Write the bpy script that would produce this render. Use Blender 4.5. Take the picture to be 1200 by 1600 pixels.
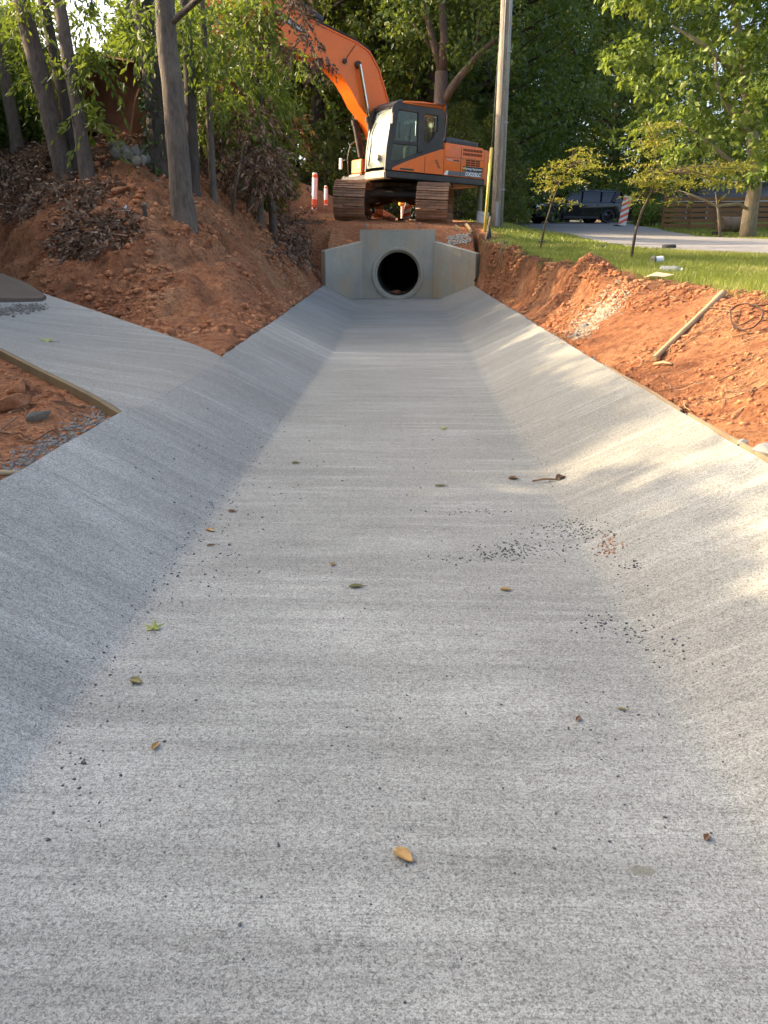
import bpy, bmesh, math, random
import numpy as np
from mathutils import Matrix, Vector

for o in list(bpy.data.objects):
    bpy.data.objects.remove(o)
scene = bpy.context.scene
COL = scene.collection
R = math.radians

# ------------------------------------------------------------------ camera
CAM_H, PITCH, YAW, FPX = 1.0, R(18.86), R(1.81), 1200.0
cam_d = bpy.data.cameras.new("camera")
cam = bpy.data.objects.new("camera", cam_d)
COL.objects.link(cam)
cam.location = (0, 0, CAM_H)
cam.rotation_euler = (R(90) - PITCH, 0, YAW)
cam_d.sensor_fit = 'VERTICAL'
cam_d.sensor_height = 36.0
cam_d.lens = 36.0 * FPX / 1600.0
cam_d.clip_start = 0.05
cam_d.clip_end = 2000
scene.camera = cam

# ------------------------------------------------------------------ light
SUN_EL, SUN_AZ = R(27), R(-74)          # azimuth measured from +Y (away from the camera) towards +X
w = bpy.data.worlds.new("World")
scene.world = w
w.use_nodes = True
nt = w.node_tree
bg = nt.nodes["Background"]
sky = nt.nodes.new("ShaderNodeTexSky")
sky.sky_type = 'NISHITA'
sky.sun_disc = False
sky.sun_elevation = SUN_EL
sky.sun_rotation = SUN_AZ
sky.dust_density = 6.0
sky.air_density = 0.8
sky.ozone_density = 0.4
nt.links.new(sky.outputs[0], bg.inputs[0])
bg.inputs[1].default_value = 0.15
sun_d = bpy.data.lights.new("sun", 'SUN')
sun_d.energy = 2.6
sun_d.angle = R(0.6)
sun_d.color = (1.0, 0.78, 0.50)
sun = bpy.data.objects.new("sun", sun_d)
COL.objects.link(sun)
sdir = Vector((math.sin(SUN_AZ) * math.cos(SUN_EL), math.cos(SUN_AZ) * math.cos(SUN_EL), math.sin(SUN_EL)))
sun.rotation_euler = sdir.to_track_quat('Z', 'Y').to_euler()
sun.location = sdir * 60
scene.view_settings.view_transform = 'Standard'
scene.view_settings.look = 'None'
scene.view_settings.exposure = 2.0
scene.view_settings.gamma = 1.0
scene.view_settings.use_curve_mapping = False
scene.render.engine = 'CYCLES'
scene.cycles.max_bounces = 6
scene.cycles.transparent_max_bounces = 8
scene.cycles.use_denoising = True

# ------------------------------------------------------------------ numpy noise
def _hash(ix, iy, seed):
    h = (ix.astype(np.int64) * 374761393 + iy.astype(np.int64) * 668265263 + seed * 974711) & 0xFFFFFFFF
    h = ((h ^ (h >> 13)) * 1274126177) & 0xFFFFFFFF
    h = h ^ (h >> 16)
    return (h & 0xFFFF) / 65535.0
def vnoise(x, y, seed=0):
    x = np.asarray(x, float); y = np.asarray(y, float)
    ix = np.floor(x); iy = np.floor(y)
    fx = x - ix; fy = y - iy
    fx = fx * fx * (3 - 2 * fx); fy = fy * fy * (3 - 2 * fy)
    a = _hash(ix, iy, seed); b = _hash(ix + 1, iy, seed)
    c = _hash(ix, iy + 1, seed); d = _hash(ix + 1, iy + 1, seed)
    return (a * (1 - fx) + b * fx) * (1 - fy) + (c * (1 - fx) + d * fx) * fy
def fbm(x, y, seed=0, octv=4, gain=0.5):
    s = 0; a = 1.0; t = 0
    for k in range(octv):
        s = s + a * (vnoise(x, y, seed + k * 17) - 0.5)
        t += a; a *= gain; x = x * 2.03 + 3.1; y = y * 2.03 + 1.7
    return s / t * 2
def sstep(v, a, b):
    t = np.clip((v - a) / (b - a), 0, 1)
    return t * t * (3 - 2 * t)

# ------------------------------------------------------------------ the lie of the land
ST_Y  = [-6, 5.45, 8.05, 15.2, 16.6, 17.6]
ST_LT = [-1.30, -1.30, -1.40, -1.72, -1.78, -1.82]
ST_LC = [-0.76, -0.76, -0.77, -1.00, -1.22, -1.35]
ST_RC = [0.63, 0.63, 0.63, 0.64, 0.63, 0.62]
ST_RT = [1.25, 1.25, 1.26, 1.31, 1.33, 1.34]
TOPZ = 0.30
def chan(y):
    return [np.interp(y, ST_Y, s) for s in (ST_LT, ST_LC, ST_RC, ST_RT)]
def splus(v, k):
    return k * np.logaddexp(0, v / k)
def smin(p, q, k=0.045):
    m = np.minimum(p, q)
    return m - k * np.log(np.exp(-(p - m) / k) + np.exp(-(q - m) / k))
def chan_z(x, y):
    lt, lc, rc, rt = chan(y)
    zl = splus(lc - x, 0.012) / (lc - lt) * TOPZ
    zr = splus(x - rc, 0.017) / (rt - rc) * TOPZ
    z = np.minimum(zl + zr, TOPZ * 1.03)
    wj = sstep(y, 3.40, 3.75) * sstep(y, 5.52, 5.2) * sstep(x, -0.45, -0.75)
    z = z * (1 - wj) + smin(zl + zr, TOPZ + 0.105 * (-1.30 - x) / 0.735) * wj
    return z + 0.006 * fbm(x * 1.2, y * 0.8, 5, 3) + 0.010 * sstep(y, 8.05, 8.0) * 0
# side swale
N0 = np.array([-1.30, 3.48]); F0 = np.array([-1.30, 5.45])
SU = np.array([-0.735, 0.678]); SN = np.array([0.678, 0.735])
def swale_st(x, y):
    n = (x - F0[0]) * SN[0] + (y - F0[1]) * SN[1]
    nn = (x - N0[0]) * SN[0] + (y - N0[1]) * SN[1]
    wid = (F0 - N0) @ SN
    t = np.maximum(0, -1.30 - x) / 0.735
    return t, nn / wid, n, nn
def swale_z(x, y):
    t, s, n, nn = swale_st(x, y)
    dip = 0.05 * np.sin(np.clip(s, 0, 1) * math.pi) * (1 - np.exp(-t * 1.2))
    zs = TOPZ + 0.555 * np.maximum(0, -1.30 - x)
    return smin(zs, TOPZ + 0.105 * t) - dip + 0.006 * fbm(x * 1.5, y * 1.5, 9, 3)
TOE = np.array([(-1.84, 17.6), (-1.30, 5.45), (-3.2, 7.2), (-6.5, 10.25), (-16, 19.0)])
def dist_poly(x, y, P, k=0.0):
    qs = []
    for a, b in zip(P[:-1], P[1:]):
        d = b - a; L = d @ d
        t = np.clip(((x - a[0]) * d[0] + (y - a[1]) * d[1]) / L, 0, 1)
        q = np.hypot(x - a[0] - t * d[0], y - a[1] - t * d[1])
        qs.append(q)
    qs = np.stack(qs)
    mn = qs.min(0)
    if k <= 0: return mn
    return np.maximum(0, mn - k * np.log(np.exp(-(qs - mn) / k).sum(0)) * np.clip(mn / 0.5, 0, 1))
LAWN_Y = [-10, 3, 5, 7, 10, 15, 20, 25, 32, 42, 60, 120]
LAWN_Z = [0.62, 0.70, 0.73, 0.74, 0.84, 1.0, 1.17, 1.33, 1.72, 2.2, 2.9, 4.5]
EDGE_Y = [-10, 2, 5, 6.5, 9, 12, 15, 17.4, 19]
EDGE_X = [2.3, 2.25, 2.25, 2.2, 1.90, 1.70, 1.56, 1.50, 1.5]
def lawn_z(x, y):
    return np.interp(y, LAWN_Y, LAWN_Z) + 0.46 * np.exp(-(((x - 1.4) / 2.3) ** 2 + ((y - 20.8) / 3.6) ** 2)) \
        + 0.02 * fbm(x * 0.7, y * 0.7, 31, 3) + 0.012 * np.maximum(0, x - 12)
WALL_X = [-1.74, -0.98, -0.88, 0.44, 0.54, 1.36]
WALL_Y = [16.62, 17.30, 17.30, 17.30, 17.30, 16.62]
WALL_T = [0.97, 1.16, 1.40, 1.40, 1.16, 0.93]
PROF_D = [0, 0.15, 0.5, 1.1, 1.6, 2.5, 4, 6, 12, 30, 90]
PROF_Z = [-0.03, 0.10, 0.50, 1.0, 1.36, 1.98, 2.60, 3.15, 4.1, 4.8, 5.7]
def rough_clay(x, y):
    n = 0.10 * fbm(x * 1.1, y * 1.1, 40, 4) + 0.07 * np.abs(fbm(x * 3.1, y * 2.7, 41, 4)) \
        + 0.035 * fbm(x * 9, y * 9, 42, 3) - 0.03
    r = fbm(x * 1.5 + 0.7 * y, y * 0.35, 44, 3)
    return n + 0.05 * np.abs(r)
def ground_z(x, y, parts=False):
    x = np.asarray(x, float); y = np.asarray(y, float)
    lt, lc, rc, rt = chan(y)
    # left bank
    dl = dist_poly(x, y, TOE, 0.55)
    rc_n = rough_clay(x, y)
    amp = np.clip(dl / 0.35, 0, 1)
    zl = TOPZ + np.interp(dl, PROF_D, PROF_Z) * (1 + 0.22 * sstep(y, 9, 13) * sstep(dl, 3.5, 1.5)) + (1.5 * rc_n + 0.05 * np.abs(fbm(x * 6.5, y * 6.5, 47, 3)) + 0.09 * sstep(fbm(x * 1.9, y * 1.9, 48, 4), 0.05, 0.22) - 0.04) * amp * (1.0 - 0.45 * sstep(dl, 1.5, 4))
    # overhang-like scarp on the near bank
    zl = zl + 0.16 * sstep(dl + 0.25 * fbm(x * 1.3, y * 1.3, 71, 3), 0.62, 0.74) * sstep(x, -2.2, -2.8) - 0.05 * sstep(x, -2.2, -2.8)
    # near-left clay below the swale
    dn = np.maximum(0, lt - x)
    t, s, n, nn = swale_st(x, y)
    zn = 0.26 + 0.095 * dn + rc_n * np.clip(dn / 0.3, 0.15, 0.9) * 1.0 + 0.05 * sstep(dn, 0.15, 0.5) * (1 - sstep(-nn, 0, 0.6))
    zn = np.minimum(zn, np.where(nn > -0.18, swale_z(x, y) - 0.042, 9))
    zs = swale_z(x, y) - 0.16
    zleft = np.where(n > 0, zl, np.where(nn < 0, zn, zs))
    # right bank and lawn
    ze = lawn_z(x, y)
    xe = np.interp(y, EDGE_Y, EDGE_X) + 0.12 * fbm(y * 1.3, y * 0 + 2, 51, 3)
    tt = np.clip((x - rt) / np.maximum(xe - rt, 0.05), 0, 1)
    near = sstep(y, 8.6, 6.0)
    shp = near * (0.25 * tt + 0.75 * sstep(tt, -0.25, 1.12)) + (1 - near) * (0.25 * sstep(tt, 0.0, 0.5) + 0.75 * sstep(tt, 0.45, 0.82))
    m = np.clip((x - rt) / 0.12, 0, 1) * sstep(x - xe, 0.35, -0.1)
    zr = (TOPZ - 0.03) * (1 - shp) + ze * shp + rc_n * m * (0.55 + 0.5 * (1 - near)) - 0.02 * m
    zr = zr + m * (1 - near) * 0.22 * np.abs(fbm(x * 0.5, y * 1.5, 61, 4)) * sstep(tt, 0.1, 0.5)
    # pad behind the headwall
    pad = np.interp(y, [16, 17.4, 19.6, 24, 40, 90], [1.2, 1.30, 1.62, 1.80, 2.5, 4.0]) + 0.6 * rc_n
    pad = pad + 1.05 * np.exp(-(((x + 3.7) / 1.8) ** 2 + ((y - 25.5) / 1.9) ** 2)) - 0.05 * np.clip(x, -2, 2) * 0.5
    yw = np.interp(x, WALL_X, WALL_Y); tw = np.interp(x, WALL_X, WALL_T)
    pad = np.minimum(pad, tw - 0.07 + 0.45 * np.maximum(0, y - yw - 0.1) + 0.2 * rc_n * 0)
    inwall = (x > -1.76) & (x < 1.38) & (y > yw + 0.10)
    by = sstep(y, 16.7, 18.4)
    wl = sstep(x, -3.2, -5.5); wr = sstep(x, 1.7, 3.0)
    z = np.where(x < 0, (pad * (1 - wl) + zl * wl), (pad * (1 - wr) + zr * wr))
    side = np.where(x < 0, zleft, zr)
    z = side * (1 - by) + z * by
    z = np.where(inwall, pad * (1 - wr) + zr * wr * 1.0, z)
    inchan = (x > lt - 0.02) & (x < rt + 0.02) & ~inwall & (y < 17.5)
    z = np.where(inchan, -0.22, z)
    if not parts:
        return z
    grass = sstep(x - xe + 0.25 * fbm(x * 3, y * 3, 77, 3), -0.08, 0.16) * (x > 1.2)
    grass = grass * np.where(y > 17, sstep(x, 1.55, 2.1), 1)
    litter = sstep(zl + 0.4 * fbm(x * 1.2, y * 1.2, 78, 4), 1.75, 2.1) * (x < -2.0) * sstep(y, 30, 20)
    wood = sstep(y + 2 * fbm(x * .3, y * .3, 79, 3), 26.5, 29) * (1 - grass)
    return z, grass, np.maximum(litter, wood)
def axis(segs):
    out = [segs[0][0]]
    for a, b, st in segs:
        n = max(1, int(round((b - a) / st)))
        out += list(a + (b - a) * (np.arange(1, n + 1) / n))
    return np.array(out)
gx = axis([(-260, -60, 20), (-60, -20, 4), (-20, -9, 0.5), (-9, -6, 0.08), (-6, -1.2, 0.033), (-1.2, 1.2, 0.15), (1.2, 3.0, 0.033),
           (3.0, 6, 0.12), (6, 14, 0.4), (14, 40, 2), (40, 260, 20)])
gy = axis([(-60, -10, 5), (-10, 0, 0.8), (0, 1.6, 0.1), (1.6, 9, 0.036), (9, 20, 0.055), (20, 27, 0.14), (27, 48, 0.5), (48, 100, 3), (100, 420, 20)])
GX, GY = np.meshgrid(gx, gy)
GZ, GGR, GLI = ground_z(GX, GY, True)
def ground_fast(x, y, A=None):
    """height of the ground sheet, read off its grid"""
    A = GZ if A is None else A
    i = np.clip(np.searchsorted(gx, x) - 1, 0, len(gx) - 2); j = np.clip(np.searchsorted(gy, y) - 1, 0, len(gy) - 2)
    u = np.clip((x - gx[i]) / (gx[i + 1] - gx[i]), 0, 1); v = np.clip((y - gy[j]) / (gy[j + 1] - gy[j]), 0, 1)
    return (A[j, i] * (1 - u) + A[j, i + 1] * u) * (1 - v) + (A[j + 1, i] * (1 - u) + A[j + 1, i + 1] * u) * v
def surf_z(x, y):
    x = np.asarray(x, float); y = np.asarray(y, float)
    lt, lc, rc, rt = chan(y)
    g = ground_fast(x, y)
    t, s, n, nn = swale_st(x, y)
    g = np.where((x < lt) & (n < 0) & (nn > 0) & (t < 6), swale_z(x, y), g)
    return np.where((x >= lt) & (x <= rt) & (y < 17.3), chan_z(x, y), g)

CW = cam.rotation_euler.to_matrix()
def ray(px, py):
    return (CW @ Vector(((px - 600) / FPX, (800 - py) / FPX, -1.0))).normalized()
def at(px, py, d):
    """point of the place that lies d metres ahead"""
    v = ray(px, py); k = d / v.y
    return Vector((v.x * k, d, CAM_H + v.z * k))
def hit(px, py, d0=0.6, d1=90):
    v = ray(px, py)
    d = np.concatenate([np.arange(d0, 25, 0.12), np.arange(25, d1, 0.5)]) if d1 > 25 else np.arange(d0, d1, 0.12)
    for step in range(3):
        k = d / v.y
        below = CAM_H + v.z * k < surf_z(v.x * k, d)
        i = int(np.argmax(below)) if below.any() else len(d) - 1
        d = np.linspace(d[max(0, i - 1)], d[i], 13)
    k = d[-1] / v.y
    return Vector((v.x * k, d[-1], float(surf_z(v.x * k, d[-1]))))
def gz(x, y):
    return float(surf_z(x, y))

# ------------------------------------------------------------------ mesh helpers
class MB:
    def __init__(self, M=None):
        self.v = []; self.f = []; self.M = M
    def add(self, vs, fs, M=None):
        b = len(self.v)
        T = None
        if self.M is not None and M is not None: T = self.M @ M
        elif self.M is not None: T = self.M
        elif M is not None: T = M
        for p in vs:
            p = Vector(p)
            self.v.append(tuple(T @ p) if T is not None else tuple(p))
        for q in fs:
            self.f.append(tuple(b + i for i in q))
        return self
    def box(self, x0, x1, y0, y1, z0, z1, M=None, bev=0.0, seg=1):
        if bev <= 0:
            vs = [(x, y, z) for x in (x0, x1) for y in (y0, y1) for z in (z0, z1)]
            return self.add(vs, [(0, 1, 3, 2), (4, 6, 7, 5), (0, 4, 5, 1), (2, 3, 7, 6), (0, 2, 6, 4), (1, 5, 7, 3)], M)
        bm = bmesh.new()
        bmesh.ops.create_cube(bm, size=1.0)
        for q in bm.verts:
            q.co = Vector(((x0 + x1) / 2 + q.co.x * (x1 - x0), (y0 + y1) / 2 + q.co.y * (y1 - y0), (z0 + z1) / 2 + q.co.z * (z1 - z0)))
        bmesh.ops.bevel(bm, geom=list(bm.edges), offset=bev, segments=seg, profile=0.5, affect='EDGES')
        return self.bm(bm, M)
    def bm(self, bm, M=None):
        bm.verts.index_update()
        self.add([q.co.copy() for q in bm.verts], [[q.index for q in f.verts] for f in bm.faces], M)
        bm.free()
        return self
    def prism(self, poly, y0, y1, M=None, bev=0.0, seg=1, axis='y'):
        """poly in (x, z), pulled along y (or in (y, z) along x, or (x, y) along z)"""
        n = len(poly)
        def mk(a, b, t):
            return (a, t, b) if axis == 'y' else ((t, a, b) if axis == 'x' else (a, b, t))
        bm = bmesh.new()
        va = [bm.verts.new(mk(a, b, y0)) for a, b in poly]
        vb = [bm.verts.new(mk(a, b, y1)) for a, b in poly]
        bm.faces.new(va); bm.faces.new(vb[::-1])
        for i in range(n):
            j = (i + 1) % n
            bm.faces.new((va[j], va[i], vb[i], vb[j]))
        bmesh.ops.recalc_face_normals(bm, faces=bm.faces)
        if bev > 0:
            eg = [e for e in bm.edges if (len(e.link_faces) == 2 and e.calc_face_angle(0) > 0.3)]
            bmesh.ops.bevel(bm, geom=eg, offset=bev, segments=seg, profile=0.5, affect='EDGES')
        return self.bm(bm, M)
    def tube(self, pts, rad, n=8, M=None, caps=True):
        pts = [Vector(p) for p in pts]
        if not hasattr(rad, '__len__'): rad = [rad] * len(pts)
        vs = []; fs = []
        up = None
        for i, p in enumerate(pts):
            a = pts[max(0, i - 1)]; b = pts[min(len(pts) - 1, i + 1)]
            t = (b - a)
            t = t.normalized() if t.length > 1e-9 else Vector((0, 0, 1))
            if up is None:
                up = Vector((0, 0, 1)) if abs(t.z) < 0.9 else Vector((1, 0, 0))
            s = t.cross(up).normalized(); up = s.cross(t).normalized()
            for k in range(n):
                an = 2 * math.pi * k / n
                vs.append(p + (s * math.cos(an) + up * math.sin(an)) * rad[i])
        for i in range(len(pts) - 1):
            for k in range(n):
                k2 = (k + 1) % n
                fs.append((i * n + k, i * n + k2, (i + 1) * n + k2, (i + 1) * n + k))
        if caps:
            fs.append(tuple(range(n - 1, -1, -1)))
            fs.append(tuple((len(pts) - 1) * n + k for k in range(n)))
        return self.add(vs, fs, M)
    def lathe(self, prof, n=24, M=None):
        """prof in (radius, z) turned about z"""
        vs = []; fs = []
        for r, z in prof:
            for k in range(n):
                a = 2 * math.pi * k / n
                vs.append((r * math.cos(a), r * math.sin(a), z))
        for i in range(len(prof) - 1):
            for k in range(n):
                k2 = (k + 1) % n
                fs.append((i * n + k, i * n + k2, (i + 1) * n + k2, (i + 1) * n + k))
        return self.add(vs, fs, M)
    def cyl(self, c, r, h, axis='z', n=24, M=None):
        T = Matrix.Translation(c)
        if axis == 'y': T = T @ Matrix.Rotation(R(90), 4, 'X')
        if axis == 'x': T = T @ Matrix.Rotation(R(90), 4, 'Y')
        if M is not None: T = M @ T
        e = min(r, h) * 0.06
        return self.lathe([(0.0001, -h / 2), (r - e, -h / 2), (r, -h / 2 + e), (r, h / 2 - e), (r - e, h / 2), (0.0001, h / 2)], n, T)
    def build(self, name, mat, parent=None, smooth=None, loc=None):
        me = bpy.data.meshes.new(name)
        me.from_pydata(self.v, [], self.f)
        me.update()
        return obj(name, me, mat, parent, smooth, loc)

def obj(name, me, mat=None, parent=None, smooth=None, loc=None):
    if mat is not None:
        me.materials.clear(); me.materials.append(mat)
    if smooth:
        me.polygons.foreach_set('use_smooth', [True] * len(me.polygons))
        if smooth is not True:
            try: me.set_sharp_from_angle(angle=R(smooth))
            except Exception: pass
    o = bpy.data.objects.new(name, me)
    COL.objects.link(o)
    if parent is not None: o.parent = parent
    if loc is not None: o.location = loc
    return o
def empty(name, loc=(0, 0, 0), rot=(0, 0, 0), label=None, cat=None, group=None):
    o = bpy.data.objects.new(name, None)
    o.empty_display_size = 0.2
    COL.objects.link(o)
    o.location = loc; o.rotation_euler = rot
    return tag(o, label, cat, group)
def tag(o, label=None, cat=None, group=None, kind=None):
    if label: o['label'] = label
    if cat: o['category'] = cat
    if group: o['group'] = group
    if kind: o['kind'] = kind
    return o
def np_mesh(name, V, F, attrs=None):
    """V (n,3), F (m,k) numpy arrays"""
    me = bpy.data.meshes.new(name)
    k = F.shape[1]
    me.vertices.add(len(V)); me.vertices.foreach_set('co', np.ascontiguousarray(V, np.float32).ravel())
    me.loops.add(F.size); me.loops.foreach_set('vertex_index', np.ascontiguousarray(F, np.int32).ravel())
    me.polygons.add(len(F)); me.polygons.foreach_set('loop_start', np.arange(0, F.size, k, dtype=np.int32))
    for an, av in (attrs or {}).items():
        a = me.attributes.new(an, 'FLOAT', 'POINT')
        a.data.foreach_set('value', np.ascontiguousarray(av, np.float32))
    me.update(calc_edges=True); me.validate()
    return me
def grid_faces(nx, ny):
    i = np.arange(nx * ny).reshape(ny, nx)
    return np.stack([i[:-1, :-1], i[:-1, 1:], i[1:, 1:], i[1:, :-1]], -1).reshape(-1, 4)

# ------------------------------------------------------------------ materials
class NT:
    def __init__(self, name):
        self.m = bpy.data.materials.new(name); self.m.use_nodes = True
        self.t = self.m.node_tree; self.b = self.t.nodes['Principled BSDF']
        self.out = self.t.nodes['Material Output']
        self.tc = self.t.nodes.new('ShaderNodeTexCoord')
    def n(self, ty, **kw):
        q = self.t.nodes.new(ty)
        for k, v in kw.items():
            if k in q.inputs: q.inputs[k].default_value = v
            else: setattr(q, k, v)
        return q
    def l(self, a, b): self.t.links.new(a, b)
    def mapv(self, scale=(1, 1, 1), src='Object', rot=(0, 0, 0)):
        m = self.n('ShaderNodeMapping'); m.inputs['Scale'].default_value = scale; m.inputs['Rotation'].default_value = rot
        self.l(self.tc.outputs[src], m.inputs[0]); return m.outputs[0]
    def noise(self, vec, scale, detail=4, rough=0.55):
        q = self.n('ShaderNodeTexNoise'); q.inputs['Scale'].default_value = scale
        q.inputs['Detail'].default_value = detail; q.inputs['Roughness'].default_value = rough
        if vec is not None: self.l(vec, q.inputs['Vector'])
        return q.outputs['Fac']
    def ramp(self, fac, stops):
        q = self.n('ShaderNodeValToRGB'); e = q.color_ramp.elements
        while len(e) < len(stops): e.new(0.5)
        for k, (p, c) in enumerate(stops):
            e[k].position = p; e[k].color = (c[0], c[1], c[2], 1) if hasattr(c, '__len__') else (c, c, c, 1)
        self.l(fac, q.inputs[0]); return q.outputs[0]
    def mix(self, fac, a, b, mode='MIX'):
        q = self.n('ShaderNodeMix', data_type='RGBA', blend_type=mode)
        for s, v in ((0, fac), (6, a), (7, b)):
            if isinstance(v, (int, float)): q.inputs[s].default_value = v
            elif isinstance(v, tuple): q.inputs[s].default_value = (*v[:3], 1)
            else: self.l(v, q.inputs[s])
        return q.outputs[2]
    def math(self, op, a, b=0.5, c=None):
        q = self.n('ShaderNodeMath', operation=op)
        for s, v in ((0, a), (1, b), (2, c)):
            if v is None: continue
            if isinstance(v, (int, float)): q.inputs[s].default_value = v
            else: self.l(v, q.inputs[s])
        return q.outputs[0]
    def attr(self, name):
        q = self.n('ShaderNodeAttribute', attribute_name=name); return q.outputs['Fac']
    def bump(self, h, strength=0.3, dist=0.02, prev=None):
        q = self.n('ShaderNodeBump'); q.inputs['Strength'].default_value = strength; q.inputs['Distance'].default_value = dist
        self.l(h, q.inputs['Height'])
        if prev is not None: self.l(prev, q.inputs['Normal'])
        self.l(q.outputs[0], self.b.inputs['Normal']); return q.outputs[0]
    def set(self, **kw):
        for k, v in kw.items():
            k = k.replace('_', ' ')
            i = self.b.inputs[k]
            if isinstance(v, (int, float)): i.default_value = v
            elif isinstance(v, tuple): i.default_value = (*v[:3], 1)
            else: self.l(v, i)
        return self.m

def plain(name, col, rough=0.5, metal=0.0, dirt=None, amt=0.5, scale=6.0, bump=0.0, spec=None, var=0.12, lo=0.45, hi=0.7):
    """painted, rusted, cast or cut surface: base colour with mottling, a dirt colour in patches and fine relief"""
    k = NT(name)
    vec = k.mapv()
    n1 = k.noise(vec, scale * 2.3, 5, 0.6)
    c = k.mix(n1, tuple(max(0, q * (1 - var)) for q in col), tuple(min(1, q * (1 + var)) for q in col))
    if dirt is not None:
        n2 = k.noise(vec, scale, 6, 0.65)
        f = k.math('MULTIPLY', k.ramp(n2, [(lo, 0.0), (hi, 1.0)]), amt)
        c = k.mix(f, c, dirt)
    k.set(Base_Color=c, Roughness=rough, Metallic=metal)
    if spec is not None: k.b.inputs['Specular IOR Level'].default_value = spec
    if bump > 0: k.bump(k.noise(vec, scale * 8, 5, 0.6), bump, 0.01)
    return k.m
def leafmat(name, c1, c2, c3=None, trans=0.45, rough=0.45):
    k = NT(name)
    a = k.attr('rnd')
    st = [(0.0, c1), (0.75, c2)]
    if c3: st.append((1.0, c3))
    c = k.ramp(a, st)
    k.set(Base_Color=c, Roughness=rough)
    k.b.inputs['Specular IOR Level'].default_value = 0.35
    tr = k.n('ShaderNodeBsdfTranslucent')
    tc = k.mix(0.5, c, (0.30, 0.38, 0.03), 'MIX') if trans > 0.3 else c
    k.l(tc, tr.inputs[0])
    ms = k.n('ShaderNodeMixShader'); ms.inputs[0].default_value = trans
    k.l(k.b.outputs[0], ms.inputs[1]); k.l(tr.outputs[0], ms.inputs[2]); k.l(ms.outputs[0], k.out.inputs[0])
    return k.m
def barkmat(name, c1, c2, moss=None):
    k = NT(name)
    v = k.mapv((1, 1, 0.22))
    n = k.noise(v, 28, 6, 0.7)
    c = k.ramp(n, [(0.3, c1), (0.7, c2)])
    n2 = k.noise(k.mapv(), 2.2, 4)
    c = k.mix(k.ramp(n2, [(0.5, 0.0), (0.72, 0.55)]), c, moss or tuple(q * 1.5 for q in c2))
    k.set(Base_Color=c, Roughness=0.9)
    k.bump(n, 0.7, 0.02)
    return k.m
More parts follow.
